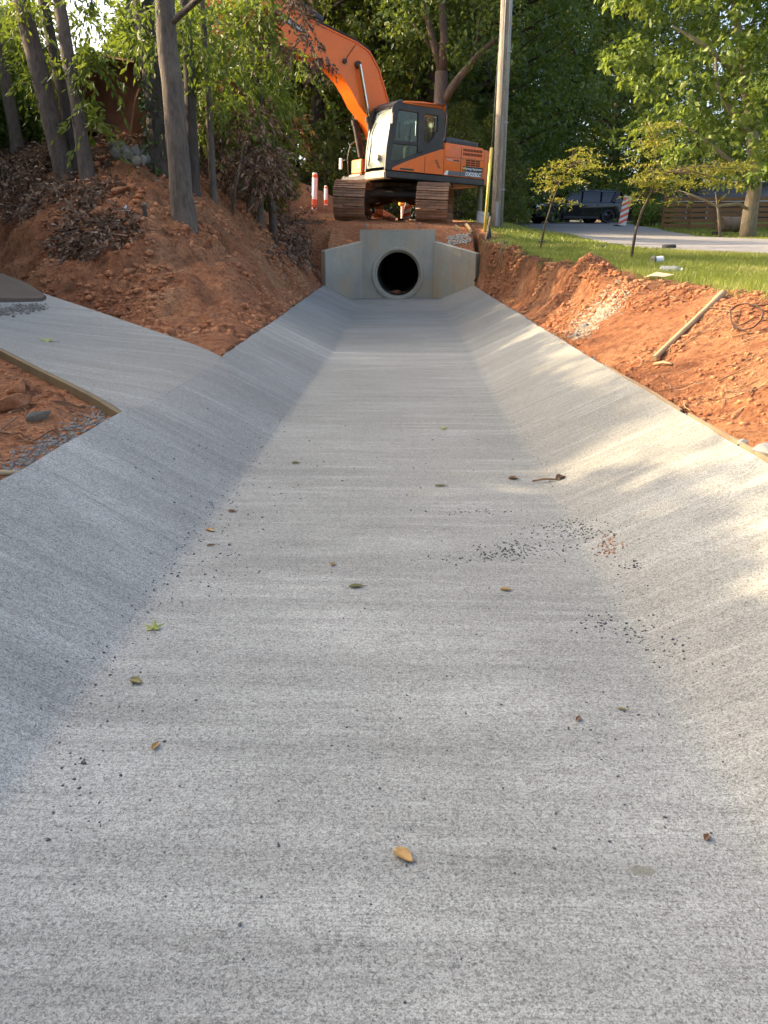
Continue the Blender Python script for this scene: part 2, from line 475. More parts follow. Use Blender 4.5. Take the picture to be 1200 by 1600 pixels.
def concrete_mat(name, base=(0.508, 0.498, 0.432), broom=True, pores=1.0, stain=None, damp=None):
    k = NT(name)
    o = k.mapv()
    big = k.noise(o, 0.9, 5, 0.6)
    band = k.noise(k.mapv((0.55, 4.5, 0.8)), 1.0, 4, 0.6)
    band2 = k.noise(k.mapv((1.3, 22, 2)), 1.0, 3, 0.6)
    fine = k.noise(k.mapv((9, 230, 9)), 1.0, 3, 0.6)
    grain = k.noise(o, 240, 8, 0.92)
    wq = k.n('ShaderNodeTexNoise'); wq.inputs['Scale'].default_value = 160; k.l(o, wq.inputs['Vector'])
    wv = k.n('ShaderNodeVectorMath', operation='MULTIPLY_ADD'); k.l(wq.outputs['Color'], wv.inputs[0]); wv.inputs[1].default_value = (0.009, 0.009, 0.009); k.l(o, wv.inputs[2])
    ow = wv.outputs[0]
    c = k.ramp(big, [(0.28, tuple(q * 0.78 for q in base)), (0.72, tuple(min(1, q * 1.25) for q in base))])
    if broom:
        c = k.mix(k.ramp(band, [(0.42, 0.0), (0.68, 0.62)]), c, tuple(q * 0.60 for q in base))
        sy = k.n('ShaderNodeSeparateXYZ'); k.l(k.tc.outputs['Object'], sy.inputs[0])
        pour = k.math('GREATER_THAN', k.math('ADD', sy.outputs[1], k.math('MULTIPLY', k.noise(o, 3.0, 3), 0.06)), 8.08)
        c = k.mix(k.math('MULTIPLY', pour, 0.42), c, tuple(q * 0.55 for q in base))
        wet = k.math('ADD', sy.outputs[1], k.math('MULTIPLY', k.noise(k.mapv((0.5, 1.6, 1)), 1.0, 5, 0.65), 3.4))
        midf = k.ramp(k.math('MULTIPLY', wet, 0.1), [(0.40, 0.0), (0.50, 0.58), (0.78, 0.55), (0.96, 0.15)])
        c = k.mix(midf, c, tuple(q * 0.60 for q in base))  # darker band along the mid-channel, fading further up
        dampn = k.noise(k.mapv((0.35, 0.7, 0.5)), 1.0, 5, 0.7)
        c = k.mix(k.ramp(dampn, [(0.47, 0.0), (0.60, 0.5)]), c, tuple(q * 0.56 for q in base))
        c = k.mix(k.ramp(band2, [(0.52, 0.0), (0.76, 0.5)]), c, tuple(min(1, q * 1.25) for q in base))
        c = k.mix(k.ramp(band2, [(0.30, 0.38), (0.47, 0.0)]), c, tuple(q * 0.58 for q in base))
        c = k.mix(k.ramp(fine, [(0.30, 0.55), (0.50, 0.0)]), c, tuple(q * 0.45 for q in base))
    c = k.mix(k.ramp(grain, [(0.36, 0.8), (0.50, 0.0)]), c, tuple(q * 0.40 for q in base))
    for sc, lo_, hi_ in ((420, 0.52, 1.30), (230, 0.72, 1.20)):
        vg = k.n('ShaderNodeTexVoronoi'); vg.inputs['Scale'].default_value = sc; k.l(ow, vg.inputs['Vector'])
        sg = k.n('ShaderNodeSeparateColor'); k.l(vg.outputs['Color'], sg.inputs[0])
        c = k.mix(1.0, c, k.ramp(sg.outputs[0], [(0.0, lo_ * 0.8), (0.25, lo_ + 0.15), (0.8, 1.0), (1.0, min(1.0, hi_))]), 'MULTIPLY')
    hs = [(fine, 0.30), (grain, 0.25)] if broom else [(grain, 0.3), (big, 0.1)]
    if pores > 0:
        for sc, lo, hi, thr in ((110, 0.08, 0.20, 0.45), (230, 0.14, 0.24, 0.27), (50, 0.05, 0.11, 0.60)):
            vo = k.n('ShaderNodeTexVoronoi'); vo.inputs['Scale'].default_value = sc
            k.l(ow, vo.inputs['Vector'])
            sep = k.n('ShaderNodeSeparateColor'); k.l(vo.outputs['Color'], sep.inputs[0])
            dens = k.noise(o, 1.7, 3, 0.6)
            th = k.math('ADD', k.math('MULTIPLY', dens, -0.9), thr + 0.45)
            on = k.math('GREATER_THAN', sep.outputs[0], th)
            rad = k.math('MULTIPLY', sep.outputs[1], hi)
            dd = k.math('SUBTRACT', k.math('ADD', rad, lo * 0.6), vo.outputs['Distance'])
            dot = k.math('MULTIPLY', k.ramp(dd, [(0.0, 0.0), (0.10, 1.0)]), on)
            dot = k.math('MULTIPLY', dot, 0.85 * pores)
            c = k.mix(dot, c, tuple(q * 0.27 for q in base))
    if stain:
        s = k.noise(k.mapv((1.2, 1.2, 0.7)), 1.6, 5, 0.65)
        c = k.mix(k.ramp(s, [(0.47, 0.0), (0.70, 0.75)]), c, stain)
        s2 = k.noise(k.mapv((4, 4, 0.5)), 2.0, 5, 0.65)
        c = k.mix(k.ramp(s2, [(0.52, 0.0), (0.75, 0.6)]), c, tuple(q * 0.5 for q in base))
    if damp is not None:
        sx = k.n('ShaderNodeVectorMath', operation='SUBTRACT'); k.l(o, sx.inputs[0]); sx.inputs[1].default_value = damp
        sm_ = k.n('ShaderNodeVectorMath', operation='MULTIPLY'); k.l(sx.outputs[0], sm_.inputs[0]); sm_.inputs[1].default_value = (1, 2.2, 0)
        ln = k.n('ShaderNodeVectorMath', operation='LENGTH'); k.l(sm_.outputs[0], ln.inputs[0])
        dd = k.math('ADD', ln.outputs['Value'], k.math('MULTIPLY', k.noise(o, 90, 3), 0.012))
        c = k.mix(k.ramp(dd, [(0.022, 0.75), (0.034, 0.0)]), c, tuple(q * v for q, v in zip(base, (0.36, 0.35, 0.29))))
    k.set(Base_Color=c, Roughness=0.88)
    k.b.inputs['Specular IOR Level'].default_value = 0.3
    h = k.math('ADD', k.math('MULTIPLY', hs[0][0], hs[0][1]), k.math('MULTIPLY', hs[1][0], hs[1][1]))
    k.bump(h, 0.55, 0.006)
    return k.m

def clay_colour(k, o):
    n1 = k.noise(o, 1.3, 6, 0.65); n2 = k.noise(o, 14, 6, 0.7); n3 = k.noise(o, 75, 4, 0.7)
    c = k.ramp(n1, [(0.25, (0.36, 0.135, 0.058)), (0.5, (0.57, 0.245, 0.110)), (0.75, (0.67, 0.37, 0.185))])
    c = k.mix(k.ramp(n2, [(0.34, 0.75), (0.52, 0.0)]), c, (0.21, 0.075, 0.04))
    c = k.mix(k.ramp(n2, [(0.56, 0.0), (0.75, 0.6)]), c, (0.66, 0.39, 0.21))
    c = k.mix(k.ramp(n3, [(0.36, 0.6), (0.48, 0.0)]), c, (0.17, 0.06, 0.035))
    for sc, amt in ((26, 0.38), (70, 0.45)):
        wq = k.n('ShaderNodeTexNoise'); wq.inputs['Scale'].default_value = sc * 1.2; k.l(o, wq.inputs['Vector'])
        wv = k.n('ShaderNodeVectorMath', operation='MULTIPLY_ADD'); k.l(wq.outputs['Color'], wv.inputs[0]); wv.inputs[1].default_value = (0.9 / sc,) * 3; k.l(o, wv.inputs[2])
        vo = k.n('ShaderNodeTexVoronoi'); vo.inputs['Scale'].default_value = sc; k.l(wv.outputs[0], vo.inputs['Vector'])
        sg = k.n('ShaderNodeSeparateColor'); k.l(vo.outputs['Color'], sg.inputs[0])
        c = k.mix(amt, c, k.mix(1.0, c, k.ramp(sg.outputs[0], [(0.0, 0.45), (0.5, 0.9), (1.0, 1.0)]), 'MULTIPLY'))
        n2 = k.math('ADD', n2, k.math('MULTIPLY', sg.outputs[1], 0.16 if sc < 50 else 0.08))
    return c, n1, n2, n3
def ground_mat():
    k = NT('ground_soil')
    o = k.mapv()
    c, n1, n2, n3 = clay_colour(k, o)
    # grass-bearing topsoil and leaf litter where they lie
    gcol = k.ramp(k.noise(o, 9, 5, 0.6), [(0.3, (0.10, 0.13, 0.022)), (0.6, (0.19, 0.22, 0.045)), (0.8, (0.30, 0.27, 0.10))])
    lcol = k.ramp(k.noise(o, 30, 5, 0.7), [(0.3, (0.035, 0.022, 0.014)), (0.55, (0.12, 0.07, 0.04)), (0.75, (0.26, 0.15, 0.08))])
    c = k.mix(k.attr('litter'), c, lcol)
    c = k.mix(k.attr('grass'), c, gcol)
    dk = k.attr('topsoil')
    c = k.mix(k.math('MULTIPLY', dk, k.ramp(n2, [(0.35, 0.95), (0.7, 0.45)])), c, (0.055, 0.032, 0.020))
    k.set(Base_Color=c, Roughness=0.95)
    k.b.inputs['Specular IOR Level'].default_value = 0.15
    n4 = k.noise(o, 36, 6, 0.72)
    h = k.math('ADD', k.math('ADD', k.math('MULTIPLY', n2, 1.0), k.math('MULTIPLY', n4, 0.7)), k.math('MULTIPLY', n3, 0.35))
    k.bump(h, 1.0, 0.06)
    return k.m
def claymat(name):
    k = NT(name); o = k.mapv()
    c, n1, n2, n3 = clay_colour(k, k.tc.outputs['Object'])
    k.set(Base_Color=c, Roughness=0.95); k.b.inputs['Specular IOR Level'].default_value = 0.15
    k.bump(n3, 0.7, 0.02); return k.m

M = {}
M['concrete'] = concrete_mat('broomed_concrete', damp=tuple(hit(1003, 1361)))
M['precast'] = concrete_mat('precast_concrete', (0.60, 0.555, 0.435), broom=False, pores=0.35, stain=(0.50, 0.34, 0.18))
M['oldconc'] = concrete_mat('weathered_concrete', (0.16, 0.118, 0.085), broom=False, pores=0.6)
M['slurry'] = concrete_mat('rough_concrete_spill', (0.40, 0.40, 0.38), broom=False, pores=0.9)
M['ground'] = ground_mat()
M['clay'] = claymat('red_clay')
M['formwood'] = plain('weathered_form_wood', (0.17, 0.12, 0.055), 0.85, dirt=(0.12, 0.085, 0.04), amt=0.8, scale=5, bump=0.3)
M['palewood'] = plain('pale_wood', (0.42, 0.30, 0.16), 0.75, dirt=(0.28, 0.15, 0.07), amt=0.6, scale=8, bump=0.2)
M['stripwood'] = plain('grey_form_strip', (0.27, 0.20, 0.12), 0.85, dirt=(0.30, 0.15, 0.08), amt=0.8, scale=9, bump=0.2)
M['asphalt'] = plain('driveway_asphalt', (0.25, 0.235, 0.215), 0.92, dirt=(0.16, 0.15, 0.14), amt=0.8, scale=1.2, bump=0.3)

# ------------------------------------------------------------------ ground sheet
X, Y, Z, GR, LI = GX, GY, GZ, GGR, GLI
dl_ = dist_poly(X, Y, TOE)
xe_ = np.interp(Y, EDGE_Y, EDGE_X)
# dark topsoil layer at the cut edge of the lawn
TS = sstep(np.abs(X - xe_ + 0.02 + 0.08 * fbm(X * 3, Y * 2, 90, 3)), 0.20, 0.06) * sstep(Y, 4.5, 8.0) * (Y < 18)
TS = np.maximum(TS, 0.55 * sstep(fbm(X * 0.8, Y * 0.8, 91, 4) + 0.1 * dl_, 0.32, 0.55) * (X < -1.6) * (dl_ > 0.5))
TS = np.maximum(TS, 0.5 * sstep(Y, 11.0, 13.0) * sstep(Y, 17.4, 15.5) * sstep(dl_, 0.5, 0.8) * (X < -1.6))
V = np.stack([X, Y, Z], -1).reshape(-1, 3)
F = grid_faces(len(gx), len(gy))
# open the sheet where the culvert passes through it
zf = V[F][:, :, 2]; cf = V[F].mean(1)
cut = (np.abs(cf[:, 0] + 0.22) < 0.95) & (cf[:, 1] > 17.1) & (cf[:, 1] < 17.8) & (zf.max(1) - zf.min(1) > 0.4)
F = F[~cut]
me = np_mesh('ground', V, F, {'grass': GR.ravel(), 'litter': LI.ravel(), 'topsoil': TS.ravel()})
ground = tag(obj('ground', me, M['ground'], smooth=True), 'red clay banks rising to lawn and woodland floor', 'ground', kind='structure')

# ------------------------------------------------------------------ concrete channel
ys = axis([(-5, 0, 0.25), (0, 4, 0.05), (4, 8.02, 0.08), (8.02, 8.08, 0.02), (8.08, 17.42, 0.09)])
us = np.concatenate([np.linspace(0, 0.36, 22), np.linspace(0.38, 0.62, 10), np.linspace(0.64, 1, 22)])
rows = []
for y in ys:
    lt, lc, rc, rt = [float(q) for q in chan(y)]
    x = np.concatenate([np.linspace(lt, lc - 0.05, 14)[:-1], np.linspace(lc - 0.05, lc + 0.05, 11)[:-1], np.linspace(lc + 0.05, rc - 0.05, 16)[:-1], np.linspace(rc - 0.05, rc + 0.05, 11)[:-1], np.linspace(rc + 0.05, rt, 16)])
    z = chan_z(x, np.full_like(x, y))
    jn = math.exp(-((y - 8.05) / 0.018) ** 2)
    z = z - 0.012 * jn
    # ragged lip at both edges
    wob = 0.012 * float(fbm(y * 4.0, 3.3, 11, 3)); wob2 = 0.012 * float(fbm(y * 4.0, 8.3, 12, 3))
    x[0] += wob; x[-1] += wob2
    ring = [(x[0] - 0.0, y, z[0] - 0.14)] + [(a, y, b) for a, b in zip(x, z)] + [(x[-1], y, z[-1] - 0.14)]
    rows.append(ring)
V = np.array(rows).reshape(-1, 3)
me = np_mesh('concrete_channel', V, grid_faces(len(rows[0]), len(rows)))
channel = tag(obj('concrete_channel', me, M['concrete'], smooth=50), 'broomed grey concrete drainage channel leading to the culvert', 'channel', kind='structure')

# side swale slab
ts = np.linspace(0, 7.0, 80); ss = np.linspace(0, 1, 40)
rows = []
for t in ts:
    ring = []
    for s in ss:
        base = N0 + (F0 - N0) * s
        p = base + SU * t
        z = float(swale_z(p[0], p[1]))
        ring.append((p[0] + 0.004, p[1], z))
    a, b = ring[0], ring[-1]
    rows.append([(a[0], a[1], a[2] - 0.13)] + ring + [(b[0], b[1], b[2] - 0.13)])
V = np.array(rows).reshape(-1, 3)
me = np_mesh('concrete_swale', V, grid_faces(len(rows[0]), len(rows)))
me.flip_normals()
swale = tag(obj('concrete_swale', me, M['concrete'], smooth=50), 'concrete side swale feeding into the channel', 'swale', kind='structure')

# form boards: one along the swale's near edge, thin strips on the right lip of the channel
def board(name, pts, th, h, mat, label, cat='board', out=(0, 0), up=0.004, group=None):
    """a bent plank standing on edge along pts; out = side it lies on"""
    mb = MB()
    rows = []
    for p in pts:
        p = Vector(p); o = Vector((out[0], out[1], 0))
        rows.append([p + Vector((0, 0, up)), p + o * th + Vector((0, 0, up)), p + o * th + Vector((0, 0, up - h)), p + Vector((0, 0, up - h))])
    vs = [q for r in rows for q in r]
    fs = []
    for i in range(len(rows) - 1):
        for k in range(4):
            fs.append((i * 4 + k, i * 4 + (k + 1) % 4, i * 4 + 4 + (k + 1) % 4, i * 4 + 4 + k))
    fs += [(3, 2, 1, 0), tuple((len(rows) - 1) * 4 + k for k in range(4))]
    mb.add(vs, fs)
    return tag(mb.build(name, mat, smooth=30), label, cat, group)
pts = []
for t in np.linspace(-0.02, 3.6, 14):
    p = N0 + SU * t - SN * 0.006
    pts.append((p[0], p[1], float(swale_z(*(N0 + SU * t)))))
board('form_board', pts, 0.028, 0.12, M['formwood'], 'weathered timber form board along the near edge of the side swale', out=(-SN[0], -SN[1]))
for k, (y0, y1, lab) in enumerate([(2.25, 3.45, 'pale thin form strip along the channel lip below the wooden handle'),
                                   (3.55, 5.0, 'thin form strip on the channel lip beside the gravelly wash')]):
    pts = []
    for y in np.linspace(y0, y1, 8):
        pts.append((float(np.interp(y, ST_Y, ST_RT)) + 0.012 + 0.006 * math.sin(y * 5), y, TOPZ + 0.004))
    board('form_strip', pts, 0.012, 0.10, M['stripwood'], lab, 'board', out=(1, 0), up=0.002 - 0.004 * k)

# old slab at the head of the swale
p1 = at(-60, 405, 8.0); p2 = at(71, 462, 7.15); 
q = N0 + SU * 2.9
mb = MB()
top = [at(-90, 392, 8.15), at(40, 441, 7.55), at(72, 463, 7.18), at(66, 478, 7.0), at(30, 487, 6.85), at(-90, 512, 6.3)]
for tpt in top: tpt.z = max(tpt.z, float(swale_z(tpt.x, tpt.y)) + 0.03)
low = [Vector((v.x, v.y, float(swale_z(v.x, v.y)) - 0.20)) for v in top]
n = len(top)
mb.add(top + low, [tuple(range(n - 1, -1, -1))] + [(i, (i + 1) % n, n + (i + 1) % n, n + i) for i in range(n)])
tag(mb.build('old_concrete_slab', M['oldconc']), 'old brown weathered concrete slab at the head of the side swale', 'slab')

# ------------------------------------------------------------------ headwall with pipe
HWY = 17.30
hx, hz, hr = -0.25, 0.50, 0.45
hw = empty('headwall', (hx, HWY, 0), (0, 0, 0), 'grey precast concrete headwall with flared wing walls and round pipe opening', 'headwall')
Tm = Matrix.Translation((-hx, -HWY, 0))
mb = MB(Tm)
x0, x1, z0, z1 = -1.06, 0.54, -0.15, 1.40
nA = 48
def rectpt(a):
    c, s = math.cos(a), math.sin(a)
    k = min(((x1 - hx) if c > 0 else (x0 - hx)) / c if abs(c) > 1e-6 else 1e9, ((z1 - hz) if s > 0 else (z0 - hz)) / s if abs(s) > 1e-6 else 1e9)
    return (hx + c * k, hz + s * k)
angs = sorted([2 * math.pi * i / nA for i in range(nA)] + [math.atan2(b - hz, a - hx) % (2 * math.pi) for a in (x0, x1) for b in (z0, z1)])
nA = len(angs)
vs = []
for yy in (HWY, HWY + 0.17):
    for a in angs: vs.append((hx + 0.56 * math.cos(a), yy, hz + 0.56 * math.sin(a)))
    for a in angs:
        r_ = rectpt(a); vs.append((r_[0], yy, r_[1]))
fs = []
for i in range(nA):
    j = (i + 1) % nA
    fs.append((i, j, nA + j, nA + i))
    fs.append((2 * nA + j, 2 * nA + i, 3 * nA + i, 3 * nA + j))
    fs.append((nA + i, nA + j, 3 * nA + j, 3 * nA + i))
    fs.append((j, i, 2 * nA + i, 2 * nA + j))
mb.add(vs, fs)
mb.build('wall_panel', M['precast'], hw)
# pipe and its bell collar
mb = MB(Tm)
Tp = Matrix.Translation((hx, HWY, hz)) @ Matrix.Rotation(R(-90), 4, 'X')
mb.lathe([(0.558, 0.05), (0.558, -0.02), (0.545, -0.035), (0.50, -0.035), (0.485, -0.02), (0.48, 0.03), (0.452, 0.05), (0.448, 0.08), (0.448, 0.10)], 56, Tp)
mb.build('pipe_collar', M['precast'], hw, smooth=40)
mb = MB(Tm)
mb.lathe([(0.56, 0.09), (0.448, 0.095), (0.448, 1.2), (0.448, 6.0), (0.0001, 6.0)], 56, Tp)
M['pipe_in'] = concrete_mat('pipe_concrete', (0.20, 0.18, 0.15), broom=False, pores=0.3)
mb.build('pipe', M['pipe_in'], hw, smooth=40)
for nm, xi, xo, yo, ti, to in (('wing_wall', -1.0, -1.74, 16.62, 1.17, 0.98), ('wing_wall', 0.50, 1.36, 16.62, 1.17, 0.93)):
    mb = MB(Tm)
    th = 0.15; sg = 1 if xo > xi else -1
    d = Vector((xo - xi, yo - HWY, 0)).normalized(); nb = Vector((-d.y * sg, d.x * sg, 0))
    if nb.y < 0: nb = -nb
    xi2 = xi
    A = Vector((xi2, HWY - 0.012, 0)); B = Vector((xo, yo, 0))
    pr = []
    for p, t in ((A, ti), (B, to)):
        for q_ in (0, 1):
            pr.append([p + nb * th * q_ + Vector((0, 0, -0.2)), p + nb * th * q_ + Vector((0, 0, t))])
    vs = [pr[0][0], pr[0][1], pr[1][0], pr[1][1], pr[2][0], pr[2][1], pr[3][0], pr[3][1]]
    bm = bmesh.new()
    bv = [bm.verts.new(q_) for q_ in vs]
    for f_ in ((0, 1, 5, 4), (2, 6, 7, 3), (1, 3, 7, 5), (0, 4, 6, 2), (0, 2, 3, 1), (4, 5, 7, 6)):
        bm.faces.new([bv[i] for i in f_])
    bmesh.ops.recalc_face_normals(bm, faces=bm.faces)
    bmesh.ops.bevel(bm, geom=list(bm.edges), offset=0.012, segments=1, affect='EDGES')
    mb.bm(bm)
    mb.build(nm, M['precast'], hw)
# lifting loops on top of the panel
for xx in (0.20, -0.93):
    mb = MB(Tm)
    mb.tube([(xx, HWY + 0.08, 1.39), (xx, HWY + 0.08, 1.50), (xx + 0.012, HWY + 0.08, 1.53)], 0.014, 6)
    mb.build('lifting_pin', M['slurry'], hw, smooth=True)

# ------------------------------------------------------------------ driveway
near = [(1330, 412), (1200, 401), (1100, 396), (1000, 390), (930, 384), (880, 378)]
dn = [hit(*p) for p in near]
drive_c = []
# driveway outline in plan (metres): near edge then far edge
NE = [(12.0, 11.0), (7.5, 11.5), (5.4, 12.3), (4.4, 14.2), (4.0, 18.5), (4.1, 23.0), (4.3, 30.0), (4.6, 40.0), (4.6, 50.0)]
FE = [(14.0, 18.0), (11.5, 18.6), (10.2, 19.8), (9.3, 22.0), (9.0, 25.0), (9.2, 29.0), (9.9, 34.0), (10.8, 40.0), (12.5, 50.0)]
def spl(P, n):
    P = [Vector((p[0], p[1], 0)) for p in P]
    P = [2 * P[0] - P[1]] + P + [2 * P[-1] - P[-2]]
    out = []
    for i in range(1, len(P) - 2):
        for k in range(n):
            t = k / n; a, b, c, d = P[i - 1:i + 3]
            out.append(0.5 * ((2 * b) + (c - a) * t + (2 * a - 5 * b + 4 * c - d) * t * t + (3 * b - a - 3 * c + d) * t ** 3))
    out.append(P[-2]); return out
ne, fe = spl(NE, 8), spl(FE, 8)
rows = []
for a, b in zip(ne, fe):
    rr = []
    for s in np.linspace(0, 1, 14):
        p = a.lerp(b, s)
        rr.append((p.x, p.y, float(lawn_z(p.x, p.y)) + 0.035 + 0.05 * math.sin(s * math.pi)))
    rr = [(rr[0][0], rr[0][1], rr[0][2] - 0.15)] + rr + [(rr[-1][0], rr[-1][1], rr[-1][2] - 0.15)]
    rows.append(rr)
V = np.array(rows).reshape(-1, 3)
me = np_mesh('driveway', V, grid_faces(len(rows[0]), len(rows)))
driveway = tag(obj('driveway', me, M['asphalt'], smooth=40), 'pale grey driveway curving past the lawn', 'driveway', kind='structure')
DRIVE_POLY = [(p.x, p.y) for p in ne] + [(p.x, p.y) for p in fe[::-1]]
def in_poly(x, y, P):
    ins = np.zeros(np.shape(x), bool); n = len(P); j = n - 1
    for i in range(n):
        xi, yi = P[i]; xj, yj = P[j]
        cnd = ((yi > y) != (yj > y)) & (x < (xj - xi) * (y - yi) / (yj - yi + 1e-12) + xi)
        ins ^= cnd; j = i
    return ins
# ------------------------------------------------------------------ foliage
def leaf_mesh(name, P, D, size, asp, seed, rnd=None, flat=0.0, fold=0.25):
    """one folded leaf of two triangles at each point P, lying along D"""
    g = np.random.default_rng(seed)
    n = len(P)
    D = D / np.maximum(np.linalg.norm(D, axis=1, keepdims=True), 1e-6)
    U = g.normal(size=(n, 3)); U[:, 2] += flat
    S = np.cross(D, U); S /= np.maximum(np.linalg.norm(S, axis=1, keepdims=True), 1e-6)
    N = np.cross(S, D)
    L = (size * g.uniform(0.65, 1.3, n))[:, None]
    W = L * asp
    a = P; tip = P + D * L
    m1 = P + D * L * 0.45 + S * W * 0.5 + N * W * fold
    m2 = P + D * L * 0.45 - S * W * 0.5 + N * W * fold
    V = np.stack([a, m1, tip, m2], 1).reshape(-1, 3)
    i = np.arange(n)[:, None] * 4
    F = np.concatenate([i + np.array([[0, 1, 2]]), i + np.array([[0, 2, 3]])], 0)
    if rnd is None: rnd = g.uniform(0, 1, n)
    return np_mesh(name, V, F, {'rnd': np.repeat(np.clip(rnd, 0, 1), 4)})
def sprays(centres, g, twigs=7, length=0.45, per=12, droop=0.5, spread=1.0, flatten=1.0):
    """drooping twigs with leaves along them around each centre -> leaf points, leaf directions"""
    P = []; D = []; C = []
    for ci, c in enumerate(centres):
        c = np.array(c, float)
        for t in range(twigs):
            d = g.normal(size=3) * np.array([spread, spread, 0.6 * flatten]); d /= np.linalg.norm(d) + 1e-6
            ln = length * g.uniform(0.6, 1.4)
            s = np.sort(g.uniform(0.08, 1, per))[:, None]
            pts = c + d * s * ln + np.array([0, 0, -1.0]) * droop * ln * s ** 2
            pts += g.normal(size=pts.shape) * 0.03 * length
            dd = d + np.array([0, 0, -1.0]) * droop * 2 * s + g.normal(size=pts.shape) * 0.55
            P.append(pts); D.append(dd); C.append(np.full(per, ci))
    return np.concatenate(P), np.concatenate(D), np.concatenate(C)
def cloud(centres, radii, per, g, squash=0.75):
    P = []; D = []; C = []
    for ci, (c, r) in enumerate(zip(centres, radii)):
        q = g.normal(size=(per, 3)); q /= np.linalg.norm(q, axis=1, keepdims=True)
        rr = r * g.uniform(0.25, 1, (per, 1)) ** 0.5
        pts = np.array(c) + q * rr * np.array([1, 1, squash])
        P.append(pts); D.append(q * 0.8 + g.normal(size=q.shape) * 0.7 + np.array([0, 0, -0.35])); C.append(np.full(per, ci))
    return np.concatenate(P), np.concatenate(D), np.concatenate(C)
def bent(a, b, g, n=5, wob=0.08):
    a = Vector(a); b = Vector(b); L = (b - a).length
    out = [a]
    for k in range(1, n):
        out.append(a.lerp(b, k / n) + Vector((g.normal(), g.normal(), g.normal() * 0.5)) * wob * L * 0.35)
    return out + [b]

LEAF = {
    'wood': leafmat('woodland_leaf', (0.035, 0.065, 0.014), (0.115, 0.165, 0.032), (0.26, 0.30, 0.075), 0.34, 0.38),
    'wood2': leafmat('woodland_leaf_olive', (0.04, 0.058, 0.014), (0.13, 0.16, 0.036), (0.27, 0.28, 0.075), 0.34, 0.38),
    'lime': leafmat('lime_leaf', (0.085, 0.14, 0.022), (0.19, 0.25, 0.045), (0.34, 0.37, 0.09), 0.40),
    'bank': leafmat('bank_tree_leaf', (0.05, 0.088, 0.014), (0.125, 0.175, 0.03), (0.30, 0.32, 0.06), 0.45),
    'maple': leafmat('young_maple_leaf', (0.24, 0.22, 0.03), (0.44, 0.38, 0.05), (0.50, 0.30, 0.06), 0.40),
    'dead': leafmat('dead_leaf', (0.075, 0.042, 0.024), (0.26, 0.155, 0.09), (0.50, 0.34, 0.22), 0.12, 0.7),
    'rust': leafmat('rusty_dead_leaf', (0.075, 0.028, 0.012), (0.20, 0.075, 0.030), (0.34, 0.16, 0.06), 0.25, 0.7),
    'ivy': leafmat('ivy_leaf', (0.02, 0.04, 0.010), (0.055, 0.085, 0.018), (0.16, 0.19, 0.04), 0.3),
}
BARK = {
    'grey': barkmat('grey_bark', (0.045, 0.034, 0.025), (0.15, 0.115, 0.083), (0.19, 0.15, 0.11)),
    'brown': barkmat('brown_bark', (0.042, 0.030, 0.022), (0.14, 0.10, 0.074)),
    'dark': barkmat('dark_bark', (0.025, 0.019, 0.014), (0.075, 0.056, 0.042)),
    'pale': barkmat('pale_bark', (0.17, 0.13, 0.085), (0.36, 0.29, 0.19)),
    'twig': barkmat('dead_twig', (0.06, 0.038, 0.024), (0.17, 0.11, 0.07)),
}
def link_copy(o, parent=None):
    c = o.copy(); COL.objects.link(c); c.parent = parent; return c

# --- woodland trees: six shapes, many individuals
def wood_tree(seed, H, Rr, base, leaf, lsize, nclump, per, bark):
    g = np.random.default_rng(seed)
    tr = MB()
    top = Vector((g.normal() * 0.4, g.normal() * 0.4, H * 0.93))
    pts = bent((0, 0, -0.4), top, g, 7, 0.03)
    r0 = 0.17 + 0.010 * H
    tr.tube(pts, [r0 * (1.25 if i == 0 else (1 - 0.88 * i / (len(pts) - 1))) for i in range(len(pts))], 9)
    cs = []; rs = []
    for k in range(nclump):
        u = g.uniform(0, 1)
        h = base + (H - base) * u
        prof = math.sin(math.pi * (0.12 + 0.83 * u) ** 0.75)
        rad = Rr * max(0.22, prof) * g.uniform(0.35, 1.08) ** 0.6
        a = g.uniform(0, 2 * math.pi)
        c = np.array([rad * math.cos(a), rad * math.sin(a), h - 0.10 * rad])
        cs.append(c); rs.append(g.uniform(0.45, 1.0) * (0.6 + 0.1 * Rr))
        if k % 5 == 0:
            hh = max(0.8, h - 0.45 * rad)
            q = Vector((top.x * hh / H, top.y * hh / H, hh))
            tr.tube(bent(q, c, g, 4, 0.10), [r0 * 0.34 * (1 - hh / H * 0.6), r0 * 0.25, r0 * 0.16, r0 * 0.1, 0.02], 6, caps=False)
    P, D, C = cloud(cs, rs, per, g)
    rv = g.uniform(0, 1, nclump)
    me = leaf_mesh('crown', P, D, lsize, 0.55, seed + 1, np.clip(0.55 * rv[C] + 0.5 * g.uniform(0, 1, len(P)) - 0.05, 0, 1))
    mt = bpy.data.meshes.new('trunk'); mt.from_pydata(tr.v, [], tr.f)
    mt.materials.append(bark); me.materials.append(leaf)
    mt.polygons.foreach_set('use_smooth', [True] * len(mt.polygons))
    return mt, me
WOODS = [wood_tree(101 + k, *a) for k, a in enumerate([
    (15.5, 4.4, 0.6, LEAF['wood'], 0.21, 260, 75, BARK['dark']),
    (17.5, 4.0, 1.8, LEAF['wood2'], 0.20, 250, 75, BARK['dark']),
    (13.0, 3.8, 0.3, LEAF['wood'], 0.19, 240, 75, BARK['dark']),
    (19.0, 4.8, 3.2, LEAF['wood'], 0.22, 270, 75, BARK['brown']),
    (9.0, 3.0, 0.2, LEAF['wood2'], 0.17, 200, 75, BARK['dark'])])]
WKIND = ['broad and dense to the ground', 'slender with olive leaves', 'squat and rounded', 'tall with a clear lower trunk', 'low and bushy']
